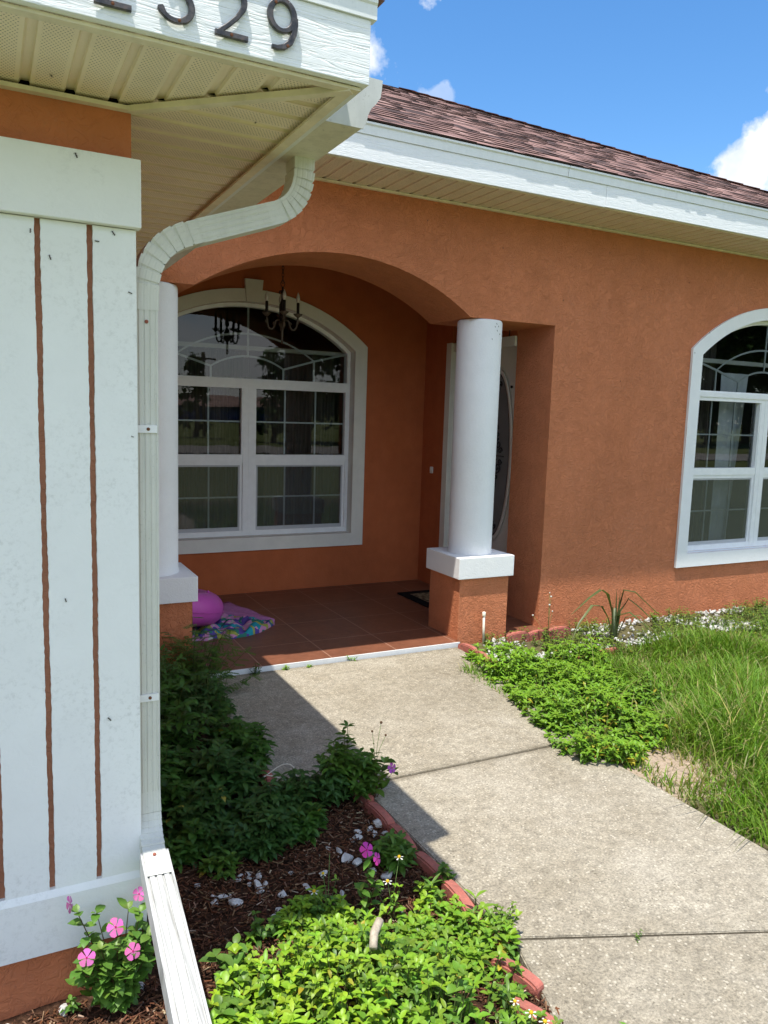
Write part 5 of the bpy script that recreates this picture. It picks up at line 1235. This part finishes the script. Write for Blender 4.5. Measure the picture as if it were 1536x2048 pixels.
periwinkle(1.40, 2.74, 'shaded periwinkle with one purple flower hanging over the path', [(.05, 0, .16, 4), (.02, .02, .12, 3), (.09, .0, .11, 3), (.0, -.04, .1, 3)], [(.068, -.035, .15, .021, .2, 1.25, (.42, .10, .46))], ll=.06, lw=.03, col=D3)
# small weeds
def weed(x, y, h, n, ll, lw, col, lab, cat='weed', heads=(), z0=-.01):
    e = empty('weed', (x, y, z0), lab, cat, 'single weeds'); L = Leaves()
    for _ in range(n): sprig(L, R.uniform(-.012, .012), R.uniform(-.012, .012), 0, h*R.uniform(.4, .9), 2, ll, lw, col, (R.uniform(-.7, .7), R.uniform(-.7, .7)), 3)
    L.build('foliage', 'leaf', parent=e)
    for (dx_, dy_, hz, c, s_) in heads:
        b = MB(); b.smooth = True; b.tube([(0, 0, 0), (dx_*.4, dy_*.4, hz*.55), (dx_, dy_, hz)], .0011, 5); b.build('stalk', 'stem_green', e).location = (0, 0, 0)
        f = MB(); f.smooth = True; f.lathe([(s_*.3, hz-s_*.8), (s_, hz), (s_*.8, hz+s_*.8), (s_*.2, hz+s_*1.1)], dx_, dy_, 8, c); f.cur = c; oo = f.build('flower_head', 'petal', e); oo.location = (0, 0, 0)
        if c[0] > .5 and c[2] < .3:
            f = MB()
            for q in range(5):
                a = q*1.2566; f.add([(dx_, dy_, hz), (dx_+s_*2.4*math.cos(a-.2), dy_+s_*2.4*math.sin(a-.2), hz-s_*.3), (dx_+s_*2.7*math.cos(a), dy_+s_*2.7*math.sin(a), hz-s_*.4), (dx_+s_*2.4*math.cos(a+.2), dy_+s_*2.4*math.sin(a+.2), hz-s_*.3)], [(0, 1, 2, 3)], (.8, .8, .76))
            oo = f.build('petals', 'petal', e); oo.location = (0, 0, 0)
    return e
YEL, WHT, BRN = (.75, .5, .03), (.7, .7, .68), (.12, .07, .04)
weed(1.12, 2.03, .14, 4, .035, .014, GREEN, 'daisy like weed with yellow and white heads right of the tall periwinkle', heads=[(.03, .02, .19, YEL, .006), (-.02, .0, .13, YEL, .006)])
weed(.93, 2.11, .12, 4, .035, .014, GREEN, 'daisy like weed with small heads left of the tall periwinkle', heads=[(-.02, .0, .16, YEL, .005), (-.045, .01, .10, YEL, .006), (.01, .02, .21, BRN, .004)])
weed(1.20, 1.42, .10, 6, .022, .009, (.17, .22, .04), 'small weed with orange yellow heads near the bottom of the picture', heads=[(.0, .0, .10, YEL, .006), (.03, -.02, .08, YEL, .006), (-.03, .03, .12, YEL, .005)])
weed(1.55, 3.02, .05, 2, .03, .012, D3, 'thin shaded weed with brown seed heads standing before the path', heads=[(-.02, 0, .17, BRN, .006), (.03, .01, .20, BRN, .007), (.05, 0, .14, BRN, .006), (.0, .02, .10, BRN, .004)])
weed(1.62, 4.41, .035, 6, .022, .012, GREEN, 'little sunlit weed at the porch edge, nearer the shadow corner')
weed(1.78, 4.41, .028, 8, .018, .010, GREEN, 'low spreading weed in the crack before the porch edge')
weed(2.08, 4.43, .05, 4, .022, .011, GREEN, 'weed climbing over the white porch edge strip')
weed(1.42, 4.40, .07, 8, .028, .015, D2, 'shaded weed hiding the left end of the porch edge strip')
weed(1.76, 1.60, .035, 3, .014, .006, D3, 'tiny green weed in the lower path joint', z0=-.005)
weed(3.60, 4.33, .11, 7, .035, .014, (.14, .22, .04), 'leafy weed with white flower spike in the gap by the wall corner', heads=[(.01, .0, .33, WHT, .008), (.0, .0, .27, WHT, .008), (-.13, .02, .20, WHT, .007), (.03, 0, .22, WHT, .006), (-.005, .0, .36, WHT, .005)])
weed(4.72, 4.38, .10, 12, .04, .018, (.14, .23, .04), 'sunlit leafy weed against the wall under the right hand window')
weed(6.0, 4.40, .12, 12, .04, .018, (.14, .23, .04), 'leafy weed at the wall foot near the right edge of the picture')
weed(4.05, 4.42, .09, 10, .035, .016, (.15, .22, .04), 'weed against the orange wall behind the strap leaf plant')
weed(1.375, 1.80, .085, 9, .030, .016, (.12, .22, .03), 'sprawling weed leaning onto the path above the lower joint')
weed(1.43, 1.86, .085, 9, .026, .014, (.13, .22, .035), 'reddish stemmed weed spreading over the path beside the groundcover')
for x, y, lab in ((.16, 2.035, 'small seedling left of the periwinkle below the orange plinth'), (.58, 1.98, 'broad leaved green weed right of the downspout pipe'), (.52, 1.83, 'large leaved green weed against the downspout pipe, lower one'), (.70, 2.09, 'upright weed with rounded leaves at the shadow boundary'), (.92, 2.13, 'round leaved pale weed at the top left of the groundcover')):
    big = x > .4; e = weed(x, y, .09 if big else .06, 4 if big else 2, .075 if big and x < .65 else .035, .04 if big and x < .65 else .018, (.09, .19, .035), lab)
# strap-leaved plant
e = empty('strap_leaf_plant', (4.10, 4.20, -.02), 'small plant with bent drooping strap leaves in front of the orange wall', 'plant'); b = MB()
def strap(pts, w, col, fold=.5):
    P = [Vector(p) for p in pts]; vs = []; n = len(P)
    for i, p in enumerate(P):
        t_ = (P[min(i+1, n-1)]-P[max(i-1, 0)]).normalized(); s_ = t_.cross(Vector((.9, -.45, 0)) if abs(t_.z) > .9 else Vector((0, 0, 1))).normalized(); nn = s_.cross(t_)
        k = (1-.9*(i/(n-1))**3)*w*.68; vs += [p+s_*k+nn*k*fold, p, p-s_*k+nn*k*fold]
    b.add(vs, [(i*3+j, i*3+j+1, i*3+j+4, i*3+j+3) for i in range(n-1) for j in (0, 1)], col)
b.smooth = True
G1, G2 = (.10, .14, .05), (.15, .19, .08)
strap([(4.10, 4.20, 0), (4.08, 4.20, .18), (4.03, 4.19, .30), (3.98, 4.18, .335), (3.88, 4.15, .30), (3.72, 4.1, .22)], .022, G1)
strap([(4.10, 4.20, 0), (4.06, 4.21, .14), (4.0, 4.2, .22), (3.94, 4.2, .23), (3.84, 4.18, .13), (3.78, 4.16, .03)], .02, G2)
strap([(4.12, 4.20, 0), (4.12, 4.19, .20), (4.14, 4.17, .32), (4.19, 4.13, .31), (4.29, 4.08, .20), (4.40, 4.02, .07)], .022, G1)
strap([(4.12, 4.20, 0), (4.13, 4.19, .18), (4.17, 4.16, .26), (4.23, 4.12, .20), (4.32, 4.05, .08), (4.38, 4.0, -.01)], .022, G2)
strap([(4.11, 4.20, 0), (4.11, 4.18, .15), (4.15, 4.12, .18), (4.22, 4.05, .10), (4.28, 4.0, .0)], .02, G1)
strap([(4.10, 4.20, 0), (4.10, 4.19, .15), (4.095, 4.185, .33)], .03, (.12, .16, .07)); strap([(4.11, 4.20, 0), (4.115, 4.19, .15), (4.12, 4.18, .31)], .026, (.11, .15, .06)); strap([(4.09, 4.20, 0), (4.08, 4.19, .12), (4.07, 4.18, .25)], .024, (.13, .17, .08))
strap([(4.12, 4.19, 0), (4.15, 4.15, .14), (4.21, 4.1, .16), (4.30, 4.0, .03)], .016, (.20, .20, .09))
b.add([], []); e.scale = (1.32, 1.1, 1.12); o = b.build('leaves', 'leaf'); o.parent = e; o.location = -Vector(e.location)
b = MB(); b.smooth = True; b.tube([(4.10, 4.20, -.02), (4.105, 4.198, .10), (4.105, 4.195, .2)], [.018, .016, .010], 10, col=(.2, .24, .14)); o = b.build('stalk', 'leaf'); o.parent = e; o.location = -Vector(e.location)

# ------------------------------------------------------------------ mulch chips and white gravel
def chips(n, area, name, lab, zf=-.018):
    b = MB(); k = 0
    for _ in range(n*3):
        if k >= n: break
        x, y = area()
        if x is None: continue
        k += 1; l_, w, h = R.uniform(.008, .030), R.uniform(.002, .0055), R.uniform(.001, .003); a = R.uniform(0, 6.28); e = R.gauss(0, .22); z = zf+R.uniform(.002, .018)
        q = R.random(); c = (.12, .052, .028) if q < .45 else ((.06, .027, .016) if q < .78 else ((.20, .12, .07) if q < .965 else (.38, .29, .20)))
        c = vary(c, .25); ax = Vector((math.cos(a)*math.cos(e), math.sin(a)*math.cos(e), math.sin(e))); sd = Vector((-math.sin(a), math.cos(a), R.gauss(0, .3))).normalized(); nn = ax.cross(sd)
        P = Vector((x, y, z)); A, B = P-ax*l_/2, P+ax*l_/2
        b.add([A-sd*w/2, A+sd*w/2, B+sd*w*.3, B-sd*w*.3, A-sd*w/2+nn*h, A+sd*w/2+nn*h, B+sd*w*.3+nn*h, B-sd*w*.3+nn*h], [(4, 5, 6, 7), (0, 1, 5, 4), (1, 2, 6, 5), (2, 3, 7, 6), (3, 0, 4, 7)], c)
    return tag(b.build(name, 'mulch_chip'), lab, kind='stuff')
def a1():
    x, y = R.uniform(.42, 1.35), R.uniform(1.2, 2.75)
    return (x, y)
chips(13000, a1, 'mulch', 'loose brown bark mulch covering the left flower bed')
chips(4500, lambda: (R.uniform(-.35, .5), R.uniform(1.55, 2.065)), 'mulch', 'loose bark mulch at the foot of the grooved white wall')
b = MB()
rr = random.Random(5); ico = bmesh.new(); bmesh.ops.create_icosphere(ico, subdivisions=1, radius=1); ico.verts.index_update(); IV = [v.co.copy() for v in ico.verts]; IF = [[v.index for v in f.verts] for f in ico.faces]; ico.free()
k = 0
while k < 2000:
    x, y = rr.uniform(2.95, 8.0), rr.uniform(3.95, 4.53)
    d_ = pnoise(x*1.2+1, y*2, 1.7)
    if y < 3.98+.06*math.sin(x*3) or rr.random() > (d_-.33)*2.6: continue
    k += 1; s_ = rr.uniform(.006, .020); r1 = Matrix.Rotation(rr.uniform(0, 6), 3, 'Z') @ Matrix.Rotation(rr.uniform(0, 6), 3, 'X')
    b.add([r1 @ Vector((v.x*s_*rr.uniform(.8, 1.2), v.y*s_*.8, v.z*s_*.6))+Vector((x, y, -.012+s_*.4+rr.uniform(0, .008))) for v in IV], IF)
tag(b.build('gravel', 'gravel_stone'), 'white stone gravel strip along the foot of the orange wall', kind='stuff')

# ------------------------------------------------------------------ across the road, seen mirrored in the glass
def tree(x, y, h, cw, lab, n=1500, ls=.4, z0=-.06, conic=False):
    e = empty('tree', (x, y, z0), lab, 'tree', 'trees across the road')
    b = MB(); b.smooth = True; b.tube([(0, 0, 0), (.1, .05, h*.3), (.05, -.1, h*.6), (0, 0, h*.9)], [h*.03, h*.024, h*.014, h*.004], 9)
    for i in range(6):
        a = i*1.05+x; z_ = h*(.35+.08*i); b.tube([(0, 0, z_*.9), (math.cos(a)*cw*.3, math.sin(a)*cw*.3, z_+h*.06), (math.cos(a)*cw*.6, math.sin(a)*cw*.6, z_+h*.12)], [h*.010, h*.006, h*.002], 6)
    o = b.build('trunk', 'bark'); o.parent = e
    L = Leaves(); cl = [(R.uniform(0, 6.28), R.uniform(.2, 1), R.uniform(.14, 1.0), R.uniform(.25, .5)) for _ in range(34)]
    for _ in range(n):
        a, rr_, zz, cr_ = R.choice(cl); wz = (1-zz)**.8*1.2+.08 if conic else math.sqrt(max(.05, 1-((zz-.55)/.55)**2))
        P = Vector((math.cos(a)*cw*rr_*wz, math.sin(a)*cw*rr_*wz, h*zz))+Vector((R.gauss(0, 1), R.gauss(0, 1), R.gauss(0, .6)))*cw*cr_*.4
        L.leaf(P, R.uniform(0, 6.28), R.uniform(-.6, .8), ls*1.5*R.uniform(.6, 1.2), ls*.95, vary((.06, .12, .03), .35), .5, .2)
    L.build('crown', 'far_leaf', parent=e); return e
tree(10.3, -30, 4.6, .9, 'thin young conifer standing alone before the blue building', 700, .25, conic=True)
tree(12.9, -24.5, 4.6, 1.3, 'round leafy tree right of the power pole across the road', 2200, .20)
tree(17.2, -24, 8.5, 3.4, 'large dark tree filling the right of the window reflection', 5000, .30)
tree(24.0, -31, 10.5, 4.5, 'second large dark tree farther along the road', 5000, .36)
tree(33.0, -34, 11.0, 5.0, 'broad tree far along the road, between two taller ones', 4500, .40)
tree(43.0, -34, 12.0, 5.5, 'tall tree along the road opposite the right hand window', 5000, .42); tree(51.0, -34, 13.0, 5.5, 'tall dark tree mirrored in the right hand window', 6000, .42); tree(59.0, -37, 14.0, 6.0, 'tallest tree at the far end of the row', 6000, .46); tree(68.0, -41, 13.0, 6.0, 'last tree of the row beyond the tallest', 4500, .5)
bd = empty('building', (20, -80, 0), 'low blue building with a pinkish roof beyond the road', 'building')
b = MB(); b.box(2, 36, -92, -80, -.06, 1.75); b.build('wall', 'wall_blue', bd)
b = MB(); b.prism([(-93, 1.76), (-79, 1.76), (-79.4, 2.0), (-84, 3.15), (-88, 3.15)], 1, 37, 'x'); recalc(b.build('roof', 'roof_far', bd))
b = MB(); b.smooth = True; b.tube([(11.0, -31, -.06), (11.0, -31, 4.6)], [.12, .09], 10)
up = empty('utility_pole', (11.0, -31, 0), 'dark wooden power pole between the conifer and the round tree', 'utility pole'); b.build('pole', 'pole_wood', up)
b = MB(); b.box(10.3, 11.7, -31.06, -30.94, 4.2, 4.3); b.build('crossarm', 'pole_wood', up)
for k, z_ in enumerate((7.4, 6.6)):
    b = MB(); b.tube([(-40+i*8, -24+.0*i, z_-.7+.7*((i-8)/8)**2) for i in range(17)], .02, 5); tag(b.build('power_line', 'pole_wood'), ('upper' if k == 0 else 'lower')+' power line crossing the sky behind the viewer', 'power line', 'overhead power lines')
